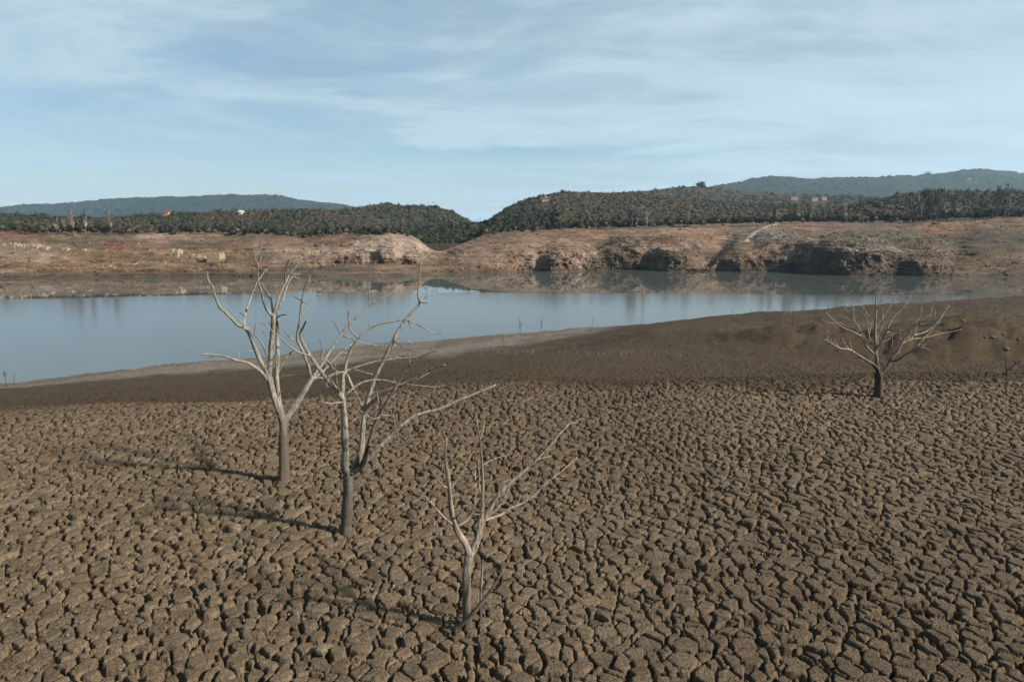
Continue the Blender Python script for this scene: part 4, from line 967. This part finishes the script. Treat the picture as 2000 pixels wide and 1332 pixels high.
# small wood beside the trees
stick = DeadTree((894, 1227), 'long thin branch leaning against the foot of the short front tree', M_BARK3, 'leaning_branch', 'branch')
stick.limb([(891, 1229), (893.5, 1226), (920, 1200), (944, 1171), (969, 1136), (987, 1104), (998, 1082)], 12, 2.6, -0.15)
stake = DeadTree((939, 1212), 'thin upright dead sapling just right of the short front tree', M_BARK3, 'bare_sapling', 'sapling')
stake.limb([(939, 1218), (939, 1208), (939, 1161), (941, 1122), (943, 1094)], 7, 4.4, 0.1)
stake.limb([(940, 1190), (948, 1186)], 3, 1.5)

# ------------------------------------------------------------------ saplings, stalks and stumps on the slope
def near_point(px, py):
    dx, dy, dz = ray(px, py); Y = np.geomspace(8, 190, 2600); k = Y / dy
    z = CAM_H + dz * k; g = near_z(dx * k, Y)
    i = np.nonzero(z <= g)[0]; i = i[0] if len(i) else len(Y) - 1
    return Vector((float(dx * k[i]), float(Y[i]), float(g[i])))
def sapling_mesh(r, h, spread, nb):
    Vs, Fs, n = [], [], 0
    def add(P, Rd, sides=5):
        nonlocal n
        V, F_ = tube(P, Rd, sides, 0.05, r.randint(0, 9999)); Vs.append(V); Fs.append(F_ + n); n += len(V)
    lean = r.uniform(-.08, .08) * h
    st_ = np.array([(0, 0, -0.15), (lean * .3, 0, h * .35), (lean * .6, .02, h * .7), (lean, 0, h)])
    P = catmull(st_, 4); add(P, np.linspace(0.022 * h, 0.007 * h, len(P)))
    for b in range(nb):
        f = r.uniform(.25, .9); i = int(f * (len(P) - 1)); a = r.uniform(0, 6.28); l = h * spread * (1.15 - f) * r.uniform(.6, 1.2)
        d = np.array([math.cos(a), math.sin(a) * .6, r.uniform(.7, 1.5)]); d /= np.linalg.norm(d)
        q = P[i] + np.outer(np.linspace(0, 1, 4), d * l) + np.outer(np.linspace(0, 1, 4) ** 2, [0, 0, l * .25])
        add(q, np.linspace(0.012 * h, 0.0055 * h, 4), 4)
        if r.random() < .6:
            e = d + np.array([r.uniform(-.6, .6), r.uniform(-.4, .4), .3]); e /= np.linalg.norm(e)
            add(q[2] + np.outer(np.linspace(0, 1, 3), e * l * .4), np.linspace(0.007 * h, 0.005 * h, 3), 4)
    return np.vstack(Vs), np.vstack(Fs)
SAPLINGS = [  # column, row of the foot, height in pixels, spread, branches, label
    (1016, 650, 28, .42, 9, 'largest thin dead sapling of the pair at the middle of the waterline'),
    (1057, 646, 25, .30, 6, 'slimmer dead sapling with a leaning side stem, of the pair at the waterline'),
    (1157, 639, 18, .30, 5, 'lone slim dead sapling where the pale strip narrows'),
    (1239, 634, 22, .42, 8, 'bushy dead sapling at the end of the pale strip'),
    (1253, 634, 18, .30, 5, 'straight dead sapling next to the bushy one'),
    (1265, 632, 11, .55, 5, 'low spreading dead sapling right of the bushy one'),
    (1547, 636, 38, .14, 4, 'tall bare pole-like sapling on the slope in front of the dark earth bank'),
    (1618, 609, 24, .2, 4, 'slim dead sapling on the ridge behind the fan-shaped tree'),
    (985, 681, 32, .16, 5, 'thin dead sapling on the brown slope below the pale strip'),
    (13, 756, 40, .34, 5, 'forked dead sapling at the water edge on the far left'),
    (29, 754, 26, .36, 5, 'smaller spreading dead sapling beside the forked one at the water edge'),
]
for i, (px, py, hp, sp, nb, lab) in enumerate(SAPLINGS):
    p = near_point(px, py); h = hp * p.y / F_PX
    V, F_ = sapling_mesh(random.Random(100 + i), h, sp, nb)
    tag(obj('dead_sapling', np_mesh('dead_sapling', V, F_), M_SAPLING, None, p), lab, 'sapling', 'dead saplings along the near shore')
for i, (px, py, hp) in enumerate([(1030, 649, 10), (1292, 628, 7), (1325, 625, 6), (1345, 623, 7), (1360, 621, 6), (1430, 616, 14), (1466, 614, 13), (1482, 613, 8), (1568, 612, 10), (1596, 610, 8), (1700, 603, 10), (1740, 600, 9), (1833, 594, 12), (1858, 592, 8), (1893, 591, 14), (1915, 590, 9), (1940, 589, 10), (1962, 588, 12), (1980, 587, 13), (1992, 587, 9), (1650, 608, 7), (560, 690, 7), (917, 660, 7)]):
    p = near_point(px, py); h = hp * p.y / F_PX
    V, F_ = sapling_mesh(random.Random(300 + i), h, .35, 4)
    tag(obj('dead_shoot', np_mesh('dead_shoot', V, F_), M_SAPLING, None, p), 'tiny bare shoot standing on the near shore line', 'shoot', 'tiny dead shoots along the near shore')
p = near_point(1966, 733)
r_ = random.Random(5)
fork = empty('dead_shrub', p); tag(fork, 'small dark forked shrub on the brown slope near the right edge', 'shrub')
k_ = p.y / F_PX
for pts in ([(0, 0, -.2), (-1, 0, 10), (-3, 2, 18), (-4, 2, 30)], [(-1, 0, 8), (6, -3, 18), (13, -4, 24), (21, -6, 31)], [(0, 0, 0), (-4, 3, 4), (-7, 3, 7)], [(12, -4, 23), (10, -4, 31)], [(-3, 2, 18), (2, 4, 24)]):
    P = catmull(np.array(pts) * k_, 5); V, F_ = tube(P, np.linspace(1.5, .6, len(P)) * k_, 6, .08, 3)
    obj('stem', np_mesh('stem', V, F_), M_SAPLING, fork)
for i in range(58):   # dry stalks standing in a loose row across the slope
    px = R.choice([R.uniform(925, 1050), R.uniform(960, 1300), R.uniform(1100, 1330)]); py = 690 + (px - 925) * 0.012 + R.uniform(-3, 4)
    p = near_point(px, py); h = R.uniform(4, 11) * p.y / F_PX
    if i == 0: proto = None
    V, F_ = tube(np.array([(0, 0, -.1), (R.uniform(-.08, .08) * h, 0, h * .6), (R.uniform(-.25, .25) * h, 0, h)]), [.022, .016, .01], 4, .05, i)
    tag(obj('dry_stalk', np_mesh('dry_stalk', V, F_), M_STALK, None, p), 'pale dry stalk standing in the row across the brown slope', 'stalk', 'dry stalks across the brown slope')
for i, (px, py, hp, wp, lab) in enumerate([(1268, 777, 12, 6, 'dark broken stump left of the thin twig at the plateau edge'), (1276, 776, 8, 5, 'small dark stump touching a taller one at the plateau edge'), (1222, 781, 9, 5, 'dark stump by itself in the cracked mud near the plateau edge'), (1204, 783, 7, 4, 'lowest dark stump, first of the row in the cracked mud')]):
    p = near_point(px, py); k_ = p.y / F_PX
    V, F_ = tube(np.array([(0, 0, -.1), (0.1 * k_, 0, hp * .5 * k_), (.6 * k_, 0, hp * k_)]), np.array([wp * .6, wp * .5, wp * .38]) * k_, 9, .2, i)
    tag(obj('tree_stump', np_mesh('tree_stump', V, F_), M_SAPLING, None, p), lab, 'stump', 'dark stumps near the plateau edge')
p = near_point(1298, 772); k_ = p.y / F_PX
V, F_ = tube(catmull(np.array([(0, 0, -2), (4, 0, 12), (6, 0, 22), (4, 0, 34)]) * k_, 5), np.linspace(1.3, .6, 16) * k_, 5, .05, 4)
tag(obj('dry_twig', np_mesh('dry_twig', V, F_), M_STALK, None, p), 'curved pale twig standing at the plateau edge beside dark stumps', 'twig')

# ------------------------------------------------------------------ stones on the mud
def rock_mesh(r, sx, sy, sz, flat=0.0):
    import bmesh
    bm = bmesh.new(); bmesh.ops.create_icosphere(bm, subdivisions=3, radius=1.0)
    off = r.uniform(0, 99)
    co = np.array([v.co for v in bm.verts]); n1 = fbm(co[:, 0] * 1.3 + off, co[:, 1] * 1.3 + co[:, 2] * 1.7, 7, 4)
    for v, d in zip(bm.verts, n1):
        q = v.co * (1 + 0.38 * d)
        v.co = Vector((math.copysign(abs(q.x) ** .8, q.x) * sx, math.copysign(abs(q.y) ** .8, q.y) * sy, math.copysign(abs(q.z) ** .7, q.z) * sz))
    me = bpy.data.meshes.new('stone'); bm.to_mesh(me); bm.free()
    me.polygons.foreach_set('use_smooth', np.full(len(me.polygons), False)); return me
M_STONE = stone_material('grey_stone', (0.045, 0.039, 0.033), (0.072, 0.062, 0.053), 6.0)
M_PALESTONE = stone_material('pale_stone', (0.105, 0.082, 0.056), (0.16, 0.128, 0.09), 6.0)
STONES = [  # column, row, width px, height px, material, label
    (803, 1010, 26, 20, M_STONE, 'smooth dark grey stone lying between the tall and the short front tree'),
    (458, 1034, 26, 20, M_PALESTONE, 'pale squarish stone block in the mud left of the tall tree'),
    (430, 962, 18, 9, M_PALESTONE, 'pale small stone lying behind the squarish block'),
    (535, 1004, 12, 12, M_PALESTONE, 'small upright pale stone near the foot of the tall tree'),
    (571, 925, 14, 12, M_PALESTONE, 'orange pale stone touching the rear tree foot'),
    (628, 1270, 26, 18, M_PALESTONE, 'pale weathered stone among plates at the bottom edge'),
    (920, 1322, 16, 26, M_PALESTONE, 'upright pale stone below the short front tree'),
    (1632, 1080, 18, 14, M_PALESTONE, 'pale stone sticking up among the plates on the right'),
]
for i, (px, py, wp, hp, mt, lab) in enumerate(STONES):
    X, Y, _ = at_z(px, py, 0.0); k_ = Y / F_PX
    o = obj('stone', rock_mesh(random.Random(40 + i), wp * .5 * k_, wp * .42 * k_, hp * .55 * k_), mt, None, (X, Y, hp * .25 * k_ - .03))
    tag(o, lab, 'stone', 'stones on the cracked mud')
for i, (px, py, wp) in enumerate([(1940, 660, 9), (1960, 655, 6), (1966, 684, 10), (1880, 628, 8), (1900, 650, 6), (1925, 659, 5), (1455, 686, 4), (1144, 672, 4), (1355, 690, 4), (1374, 682, 4), (1700, 694, 4), (1990, 664, 6)]):
    p = near_point(px, py); k_ = p.y / F_PX
    tag(obj('stone', rock_mesh(random.Random(80 + i), wp * .5 * k_, wp * .45 * k_, wp * .3 * k_), M_PALESTONE, None, p), 'small pale stone lying on the brown slope toward the water', 'stone', 'pale stones on the brown slope')

# ------------------------------------------------------------------ ruins and houses
M_RUIN = stone_material('ruin_stone', (0.20, 0.155, 0.108), (0.31, 0.25, 0.175), 1.2)
M_WALLP = plain_material('pale_plaster', (0.42, 0.38, 0.33)); M_WALLY = plain_material('ochre_plaster', (0.42, 0.28, 0.13))
M_ROOF = plain_material('clay_roof', (0.13, 0.062, 0.045)); M_GLASS = plain_material('dark_window', (0.03, 0.03, 0.035), 0.3)
def jag_wall(x0, x1, h_list, th, gaps=()):
    """one masonry wall along x with a broken top; gaps are (from, to) shares left open"""
    Vs, Fs, n = [], [], 0; m = len(h_list) - 1
    for i in range(m):
        a, b = i / m, (i + 1) / m
        if any(g0 <= (a + b) / 2 <= g1 for g0, g1 in gaps): continue
        xa, xb = x0 + (x1 - x0) * a, x0 + (x1 - x0) * b; ha, hb = h_list[i], h_list[i + 1]
        V = [(xa, -th / 2, -.8), (xb, -th / 2, -.8), (xb, -th / 2, hb), (xa, -th / 2, ha), (xa, th / 2, -.8), (xb, th / 2, -.8), (xb, th / 2, hb), (xa, th / 2, ha)]
        Vs += V; Fs += [tuple(n + q for q in f) for f in ((0, 1, 2, 3), (5, 4, 7, 6), (4, 0, 3, 7), (1, 5, 6, 2), (3, 2, 6, 7), (4, 5, 1, 0))]; n += 8
    return np.array(Vs, float), np.array(Fs)
def heights(r, h, n, rough):
    return [max(.15 * h, h * (1 + r.uniform(-rough, rough * .4))) for _ in range(n)]
def ruin(px0, px1, py, hp, label, rooms=True, rough=.35, seed=0, depth=4.0, cat='ruin', name='ruined_building'):
    r = random.Random(seed); a, b = on_far_bank(px0, py), on_far_bank(px1, py)
    mid = (a + b) / 2; L_ = max(1.5, abs(px1 - px0) * mid.y / F_PX); h = 1.15 * hp * mid.y / F_PX; base = min(a.z, b.z)
    root = tag(empty(name, (mid.x, mid.y, base)), label, cat, 'stone ruins of the drowned village')
    nseg = max(5, int(L_ / .6))
    V, F_ = jag_wall(-L_ / 2, L_ / 2, heights(r, h, nseg + 1, rough), .5, ((.44, .5),) if rooms else ())
    obj('wall', np_mesh('wall', V, F_, False), M_RUIN, root)
    if rooms:
        V, F_ = jag_wall(-L_ / 2, L_ / 2, heights(r, h * .9, nseg + 1, rough), .5); o = obj('wall', np_mesh('wall', V, F_, False), M_RUIN, root, (0, depth, 0))
        for sx in (-1, 1):
            V, F_ = jag_wall(0.26, depth - .26, heights(r, h, 7, rough), .5); o = obj('wall', np_mesh('wall', V, F_, False), M_RUIN, root, (sx * (L_ / 2 - .25), 0, 0)); o.rotation_euler = (0, 0, math.pi / 2)
    return root
ruin(332, 348, 501, 12, 'narrow ruined stone house with tall corner walls, left end of the ruined row', seed=1, rough=.2)
ruin(349, 372, 502, 6, 'long low ruined wall beside the narrow ruined house', False, .12, 2, cat='ruin', name='ruined_wall')
ruin(373, 388, 505, 7, 'broken ruined wall with a gap in the middle of the ruined row', seed=3, rough=.5, depth=2.5)
ruin(389, 399, 507, 5, 'small low ruined block before the square ruin', seed=4, rough=.3, depth=2)
ruin(405, 430, 513, 16, 'square ruined stone house with notched top, biggest of the ruins', seed=5, rough=.22, depth=5)
ruin(434, 500, 512, 4, 'low collapsed garden wall running right from the square ruin', False, .45, 6, name='ruined_wall')
ruin(-30, 30, 489, 11, 'long crumbling stone ruin at the left edge of the far bank', seed=7, rough=.5, depth=5)
ruin(32, 74, 489, 9, 'crumbling stone wall with a raised end right of the long ruin', seed=8, rough=.5, depth=3)
ruin(80, 92, 487, 5, 'short ruined stub wall ending the left ruins', seed=9, rough=.3, depth=2)
ruin(120, 133, 490, 4, 'isolated low rectangular ruin on the orange bank', seed=10, rough=.15, depth=2)
ruin(160, 166, 490, 3, 'tiny isolated ruin block on the orange bank', seed=11, rough=.2, depth=1.5)

def box(x0, x1, y0, y1, z0, z1):
    V = np.array([(x0, y0, z0), (x1, y0, z0), (x1, y1, z0), (x0, y1, z0), (x0, y0, z1), (x1, y0, z1), (x1, y1, z1), (x0, y1, z1)], float)
    return V, np.array([(0, 3, 2, 1), (4, 5, 6, 7), (0, 1, 5, 4), (1, 2, 6, 5), (2, 3, 7, 6), (3, 0, 4, 7)])
def on_hill(hn, px, py):
    t = np.linspace(0.02, 1.0, 400); u = ray(px, py)[0] / ray(px, py)[1]
    X, Y, Z = hill_pt(hn, np.full_like(t, u), t); q = project(X, Y, Z)[1]
    i = np.nonzero(q <= py)[0]; i = i[0] if len(i) else len(t) - 1
    return float(X[i]), float(Y[i]), float(Z[i])
def house(px, py, hn, wp, hp, wall, label, wins=3, floors=2, tower=False, dep=7.0, roof=None):
    X, Y, Z = on_hill(hn, px, py); k_ = Y / F_PX; W, Hh = wp * k_, hp * k_
    root = tag(empty('house', (X, Y, Z)), label, 'house')
    V, F_ = box(-W / 2, W / 2, 0, dep, -1.5, Hh); wl = obj('wall', np_mesh('wall', V, F_, False), wall, root)
    e = .35
    V = np.array([(-W / 2 - e, -e, Hh + .004), (W / 2 + e, -e, Hh + .004), (W / 2 + e, dep + e, Hh + .004), (-W / 2 - e, dep + e, Hh + .004), (-W / 2 - e, dep / 2, Hh + dep * .22), (W / 2 + e, dep / 2, Hh + dep * .22)])
    rf = np_mesh('roof', V, np.array([(0, 1, 5), (0, 5, 4), (2, 3, 4), (2, 4, 5), (0, 4, 3), (1, 2, 5), (0, 3, 2), (0, 2, 1)]), False); obj('roof', rf, roof or M_ROOF, root)
    for f in range(floors):
        for i in range(wins):
            xc = -W / 2 + W * (i + .5) / wins; z0 = Hh * (f + .3) / floors; s = min(W / wins * .2, Hh / floors * .22)
            V, F_ = box(xc - s, xc + s, -.06, .04, z0, z0 + 2.4 * s); obj('window', np_mesh('window', V, F_, False), M_GLASS, root)
    if tower:
        V, F_ = box(-W * .12, W * .12, dep * .3, dep * .3 + W * .24, Hh * .5, Hh * 2.0); tw = obj('tower', np_mesh('tower', V, F_, False), wall, root)
        V = np.array([(-W * .15, dep * .3 - W * .03, Hh * 2), (W * .15, dep * .3 - W * .03, Hh * 2), (W * .15, dep * .3 + W * .27, Hh * 2), (-W * .15, dep * .3 + W * .27, Hh * 2), (0, dep * .3 + W * .12, Hh * 2.5)])
        obj('tower_roof', np_mesh('tower_roof', V, np.array([(0, 1, 4), (1, 2, 4), (2, 3, 4), (3, 0, 4), (0, 3, 2), (0, 2, 1)]), False), M_ROOF, tw)
    return root
house(323.5, 421, 'mid_left', 9, 6, M_WALLY, 'ochre yellow farmhouse among the trees of the left wood', 3, 1)
house(1066, 394, 'right_wood', 14, 5.5, M_WALLP, 'pale house with a little tower near the top of the wooded hill', 4, 1, True)
house(1592, 392, 'right_mid', 11, 4.5, M_WALLP, 'white farmhouse with reddish roof behind the pale poplars', 3, 1)
house(1610, 391, 'right_mid', 9, 5, M_WALLP, 'second white farmhouse, paler and further right behind the poplars', 3, 1)
house(1552, 390, 'right_mid', 13, 4, M_WALLP, 'low reddish roofed house left of the white farmhouses', 4, 1)
house(1893, 352, 'ridge_right', 7, 3, M_WALLP, 'tiny white house below the far right ridge', 3, 1)
house(468, 419, 'mid_left', 5, 4, M_WALLP, 'tiny pale house in the middle of the left wood', 2, 1, roof=M_WALLP)

# ------------------------------------------------------------------ rubble on the rocky banks
def build_rubble():
    n = 26000
    px = rng.uniform(-60, 2060, n); t = rng.uniform(2.1, 5.9, n); u = (px - CX) / F_PX / 1.02
    dens = rock_mask(px, t) * 1.1 + 0.16
    ch = (px > 1740) & (px < 1900) & (t > 5.0); dens = np.where(ch, 0.8, dens)
    dens *= 0.35 + 1.3 * sstep(-0.1, 0.35, fbm(px * 0.03, t * 3.0, 141, 3))
    keep = rng.random(n) < dens; u, t = u[keep], t[keep]; X, Y, Z = far_bank(u, t); n = len(u)
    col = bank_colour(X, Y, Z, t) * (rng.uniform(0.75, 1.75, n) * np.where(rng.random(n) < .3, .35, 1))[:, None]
    base = np.array([(1, 0, 0), (0, 1, 0), (-1, 0, 0), (0, -1, 0), (0, 0, 1), (0, 0, -1)], float)
    tri = np.array([(0, 1, 4), (1, 2, 4), (2, 3, 4), (3, 0, 4), (1, 0, 5), (2, 1, 5), (3, 2, 5), (0, 3, 5)])
    s_ = rng.uniform(0.16, 0.42, n) * (1 + 1.2 * (rng.random(n) > .93)); V = base[None] * rng.uniform(0.6, 1.4, (n, 6, 1)) * (s_[:, None, None] * np.array([1.3, 1.0, 0.8]))
    a = rng.uniform(0, 6.28, n); c, d = np.cos(a)[:, None], np.sin(a)[:, None]
    V = np.stack([V[..., 0] * c - V[..., 1] * d, V[..., 0] * d + V[..., 1] * c, V[..., 2]], -1) + np.stack([X, Y, Z], -1)[:, None]
    F_ = (tri[None] + 6 * np.arange(n)[:, None, None]).reshape(-1, 3)
    me = np_mesh('rubble', V.reshape(-1, 3), F_, False); colour_attr(me, 'soil', np.repeat(col, 6, 0))
    tag(obj('rubble', me, M_BANK), 'loose broken rock strewn over the far banks', 'rubble', kind='stuff')
build_rubble()

# ------------------------------------------------------------------ path on the far bank
def build_path():
    pts = [(1453, 476), (1458, 470), (1466, 461), (1477, 453), (1490, 447), (1503, 442), (1516, 439)]
    P = catmull(np.array([tuple(on_far_bank(*q)) for q in pts]), 6); T = np.gradient(P[:, :2], axis=0); T /= np.linalg.norm(T, axis=1)[:, None]
    nn = np.stack([-T[:, 1], T[:, 0]], -1); V = []
    for i in range(len(P)):
        for s in (-1.3, -.45, .45, 1.3):
            V.append((P[i, 0] + nn[i, 0] * s, P[i, 1] + nn[i, 1] * s, P[i, 2] + (.42 if abs(s) < 1 else .1)))
    n = NT('pale_track'); m = n.done(n.mix(n.rng(n.noise(n.pos(), .6, 5, .6), .3, .7), (0.17, 0.145, 0.12), (0.24, 0.21, 0.175)), .95)
    me = np_mesh('path', np.array(V), grid_faces(len(P), 4)); tag(obj('path', me, m), 'pale dirt track climbing the far bank', kind='structure')
build_path()

# ------------------------------------------------------------------ trees along the far tree line
def tree_proto(r, kind, h, w_, n, cols):
    tp = crown_template(r, n, 'bare' if kind != 'ever' else 'ever', {'ever': .12, 'bare': .085, 'poplar': .07}[kind])
    if kind != 'poplar':
        tp = np.concatenate([body_template(r, [(r.uniform(-.2, .2), r.uniform(-.2, .2), r.uniform(.45, .75), r.uniform(.2, .3)) for _ in range(5)]), tp])
    if kind == 'poplar': tp = tp * np.array([1, 1, 1.15]); tp[:, 2] = tp[:, 2] - .05
    V = tp * np.array([w_, w_, h * .86]) + np.array([0, 0, h * .02])
    me = np_mesh('crown', V, np.arange(len(V)).reshape(-1, 3), False)
    c = cols[r.randrange(len(cols))]; colour_attr(me, 'leaf', np.repeat(np.asarray(c)[None], len(V), 0) * np.repeat(np.array([r.uniform(.8, 1.2) for _ in range(len(V) // 3)]), 3)[:, None])
    me.materials.append(M_LEAF); spread_attr(me, V - np.array([0, 0, h * .45]))
    Vs, Fs, m = [], [], 0
    lim = [np.array([(0, 0, -.6), (r.uniform(-.2, .2), 0, h * .4), (r.uniform(-.3, .3), r.uniform(-.2, .2), h * .92)])]
    for _ in range(6):
        a = r.uniform(0, 6.28); z = r.uniform(.2, .5) * h; rr_ = w_ * r.uniform(.2, .36)
        lim.append(np.array([(0, 0, z), (math.cos(a) * rr_ * .6, math.sin(a) * rr_ * .6, z + .2 * h), (math.cos(a) * rr_, math.sin(a) * rr_, z + .42 * h)]))
    for i, q in enumerate(lim):
        P = catmull(q, 3); V2, F2 = tube(P, np.linspace(.022 * h if i == 0 else .011 * h, .005 * h, len(P)), 5, .05, i); Vs.append(V2); Fs.append(F2 + m); m += len(V2)
    tm = np_mesh('trunk', np.vstack(Vs), np.vstack(Fs)); tm.materials.append(M_TRUNK)
    return me, tm
POPLAR = np.array([[0.34, 0.29, 0.235], [0.30, 0.26, 0.21]])
rp = random.Random(21)
PROTO = {'ever': [tree_proto(rp, 'ever', 6.0, 7.0, 260, EVER) for _ in range(4)], 'bare': [tree_proto(rp, 'bare', 6.4, 7.2, 380, BARE) for _ in range(4)], 'poplar': [tree_proto(rp, 'poplar', 10.0, 4.4, 330, POPLAR) for _ in range(4)]}
def place_tree(kind, p, s, rz, label, group, name):
    root = tag(empty(name, p), label, 'tree', group); root.scale = (s, s, s); root.rotation_euler = (0, 0, rz)
    cm, tm = PROTO[kind][R.randrange(4)]
    for nm, me in (('crown', cm), ('trunk', tm)):
        o = bpy.data.objects.new(nm, me); C.objects.link(o); o.parent = root
    return root
def tree_line():
    for i in range(250):
        px = -40 + 2080 * (i + R.uniform(.1, .9)) / 250
        if 800 < px < 905: continue
        u = (px - CX) / F_PX / 1.02; X, Y, Z = far_bank(np.array([u]), np.array([6.0 + R.uniform(-.02, .35)]))
        bare = R.random() < (0.75 if 960 < px < 1500 else 0.55)
        if px > 1640: bare = R.random() < .6
        if 640 < px < 800: bare = R.random() < .3
        s = 0.62 * R.uniform(.6, 1.2) * (0.8 if 640 < px < 800 else 1)
        if bare: place_tree('bare', (X[0], Y[0], Z[0] - .2), s, R.uniform(0, 6.28), 'leafless brown winter tree in the front row of the far shore wood', 'leafless trees along the far tree line', 'bare_tree')
        else: place_tree('ever', (X[0], Y[0], Z[0] - .3), s, R.uniform(0, 6.28), 'dark evergreen tree in the front row of the far shore wood', 'evergreen trees along the far tree line', 'evergreen_tree')
    for px, hp, lab in [(110, 26, 'thin pale poplar, first of those before the left wood'), (126, 27, 'rounded pale tree beside the first thin poplar of the left wood'), (144, 36, 'tall pale poplar with a bright trunk before the left wood'), (168, 34, 'broad pale poplar right of the bright-trunked one'), (218, 34, 'lone pale poplar with a straight trunk, last before the left wood')]:
        p = on_far_bank(px, 459); place_tree('poplar', p, hp * p.y / F_PX / 9, R.uniform(0, 6), lab, 'pale poplars before the left wood', 'poplar_tree')
    POP = {1516: 'pale spreading poplar just right of the upper end of the dirt track', 1548: 'taller of two pale poplars touching each other right of the dirt track', 1557: 'shorter of two pale poplars touching each other right of the dirt track',
           1584: 'slim pale poplar below the white farmhouses', 1612: 'short bushy pale tree right of the slim poplar below the farmhouses', 1650: 'leaning pale poplar left of the dark knoll', 1662: 'small pale poplar against the leaning one left of the dark knoll',
           1868: 'pale poplar alone just right of the dense poplar clump', 1920: 'low rounded pale tree at the foot of the knoll wood', 1950: 'tall pale poplar, left one of the pair near the right edge', 1965: 'tall pale poplar, right one of the pair near the right edge',
           1235: 'tallest pale tree of the little group in the middle of the right wood', 1245: 'second pale tree of the little group in the middle of the right wood', 1262: 'lowest pale tree of the little group in the middle of the right wood', 1345: 'small pale tree standing left of the dirt track', 1500: 'small pale tree at the upper end of the dirt track'}
    for px, hp, in [(1516, 36), (1548, 46), (1557, 42), (1584, 34), (1612, 30), (1650, 38), (1662, 30), (1780, 58), (1790, 62), (1800, 60), (1812, 66), (1822, 64), (1834, 70), (1842, 66), (1868, 44), (1920, 38), (1950, 66), (1965, 70), (1235, 48), (1245, 44), (1262, 36), (1345, 30), (1500, 30)]:
        u = (px - CX) / F_PX / 1.02; X, Y, Z = far_bank(np.array([u]), np.array([5.97]))
        place_tree('poplar', (X[0], Y[0], Z[0] - .3), 0.74 * hp * Y[0] / F_PX / 9, R.uniform(0, 6), POP.get(px, 'pale leafless poplar in the dense poplar clump before the right hand wood'), 'pale poplars before the right wood', 'poplar_tree')
    for px, rowt, lab in [(1097, 372, 'umbrella pine standing above the hilltop skyline by the towered house'), (1078, 379, 'round pine crown on the hilltop skyline left of the umbrella pine'), (1117, 376, 'dark hilltop pine right of the umbrella pine'), (1368, 356, 'dense dark clump of pine on the highest point of the middle ridge')]:
        Y = 632 if px < 1300 else 1140; X, Y, Z = at_Y(px, rowt + 16, Y)
        place_tree('ever', (X, Y, Z), 16 * Y / F_PX / 6.0, R.uniform(0, 6), lab, None, 'pine_tree')
tree_line()

# ------------------------------------------------------------------ air
def build_haze():
    V, F_ = box(-3700, 3700, -420, 3500, -20.5, 330)
    me = np_mesh('haze', V, F_, False)
    m = bpy.data.materials.new('air'); m.use_nodes = True; nt = m.node_tree; nt.nodes.clear()
    out = nt.nodes.new('ShaderNodeOutputMaterial'); v = nt.nodes.new('ShaderNodeVolumePrincipled')
    v.inputs['Color'].default_value = (0.52, 0.76, 1.0, 1); v.inputs['Density'].default_value = 0.00007; v.inputs['Anisotropy'].default_value = 0.25
    nt.links.new(v.outputs[0], out.inputs['Volume'])
    tag(obj('haze', me, m), 'thin blue haze in the air over the reservoir', 'haze', kind='stuff')
build_haze()
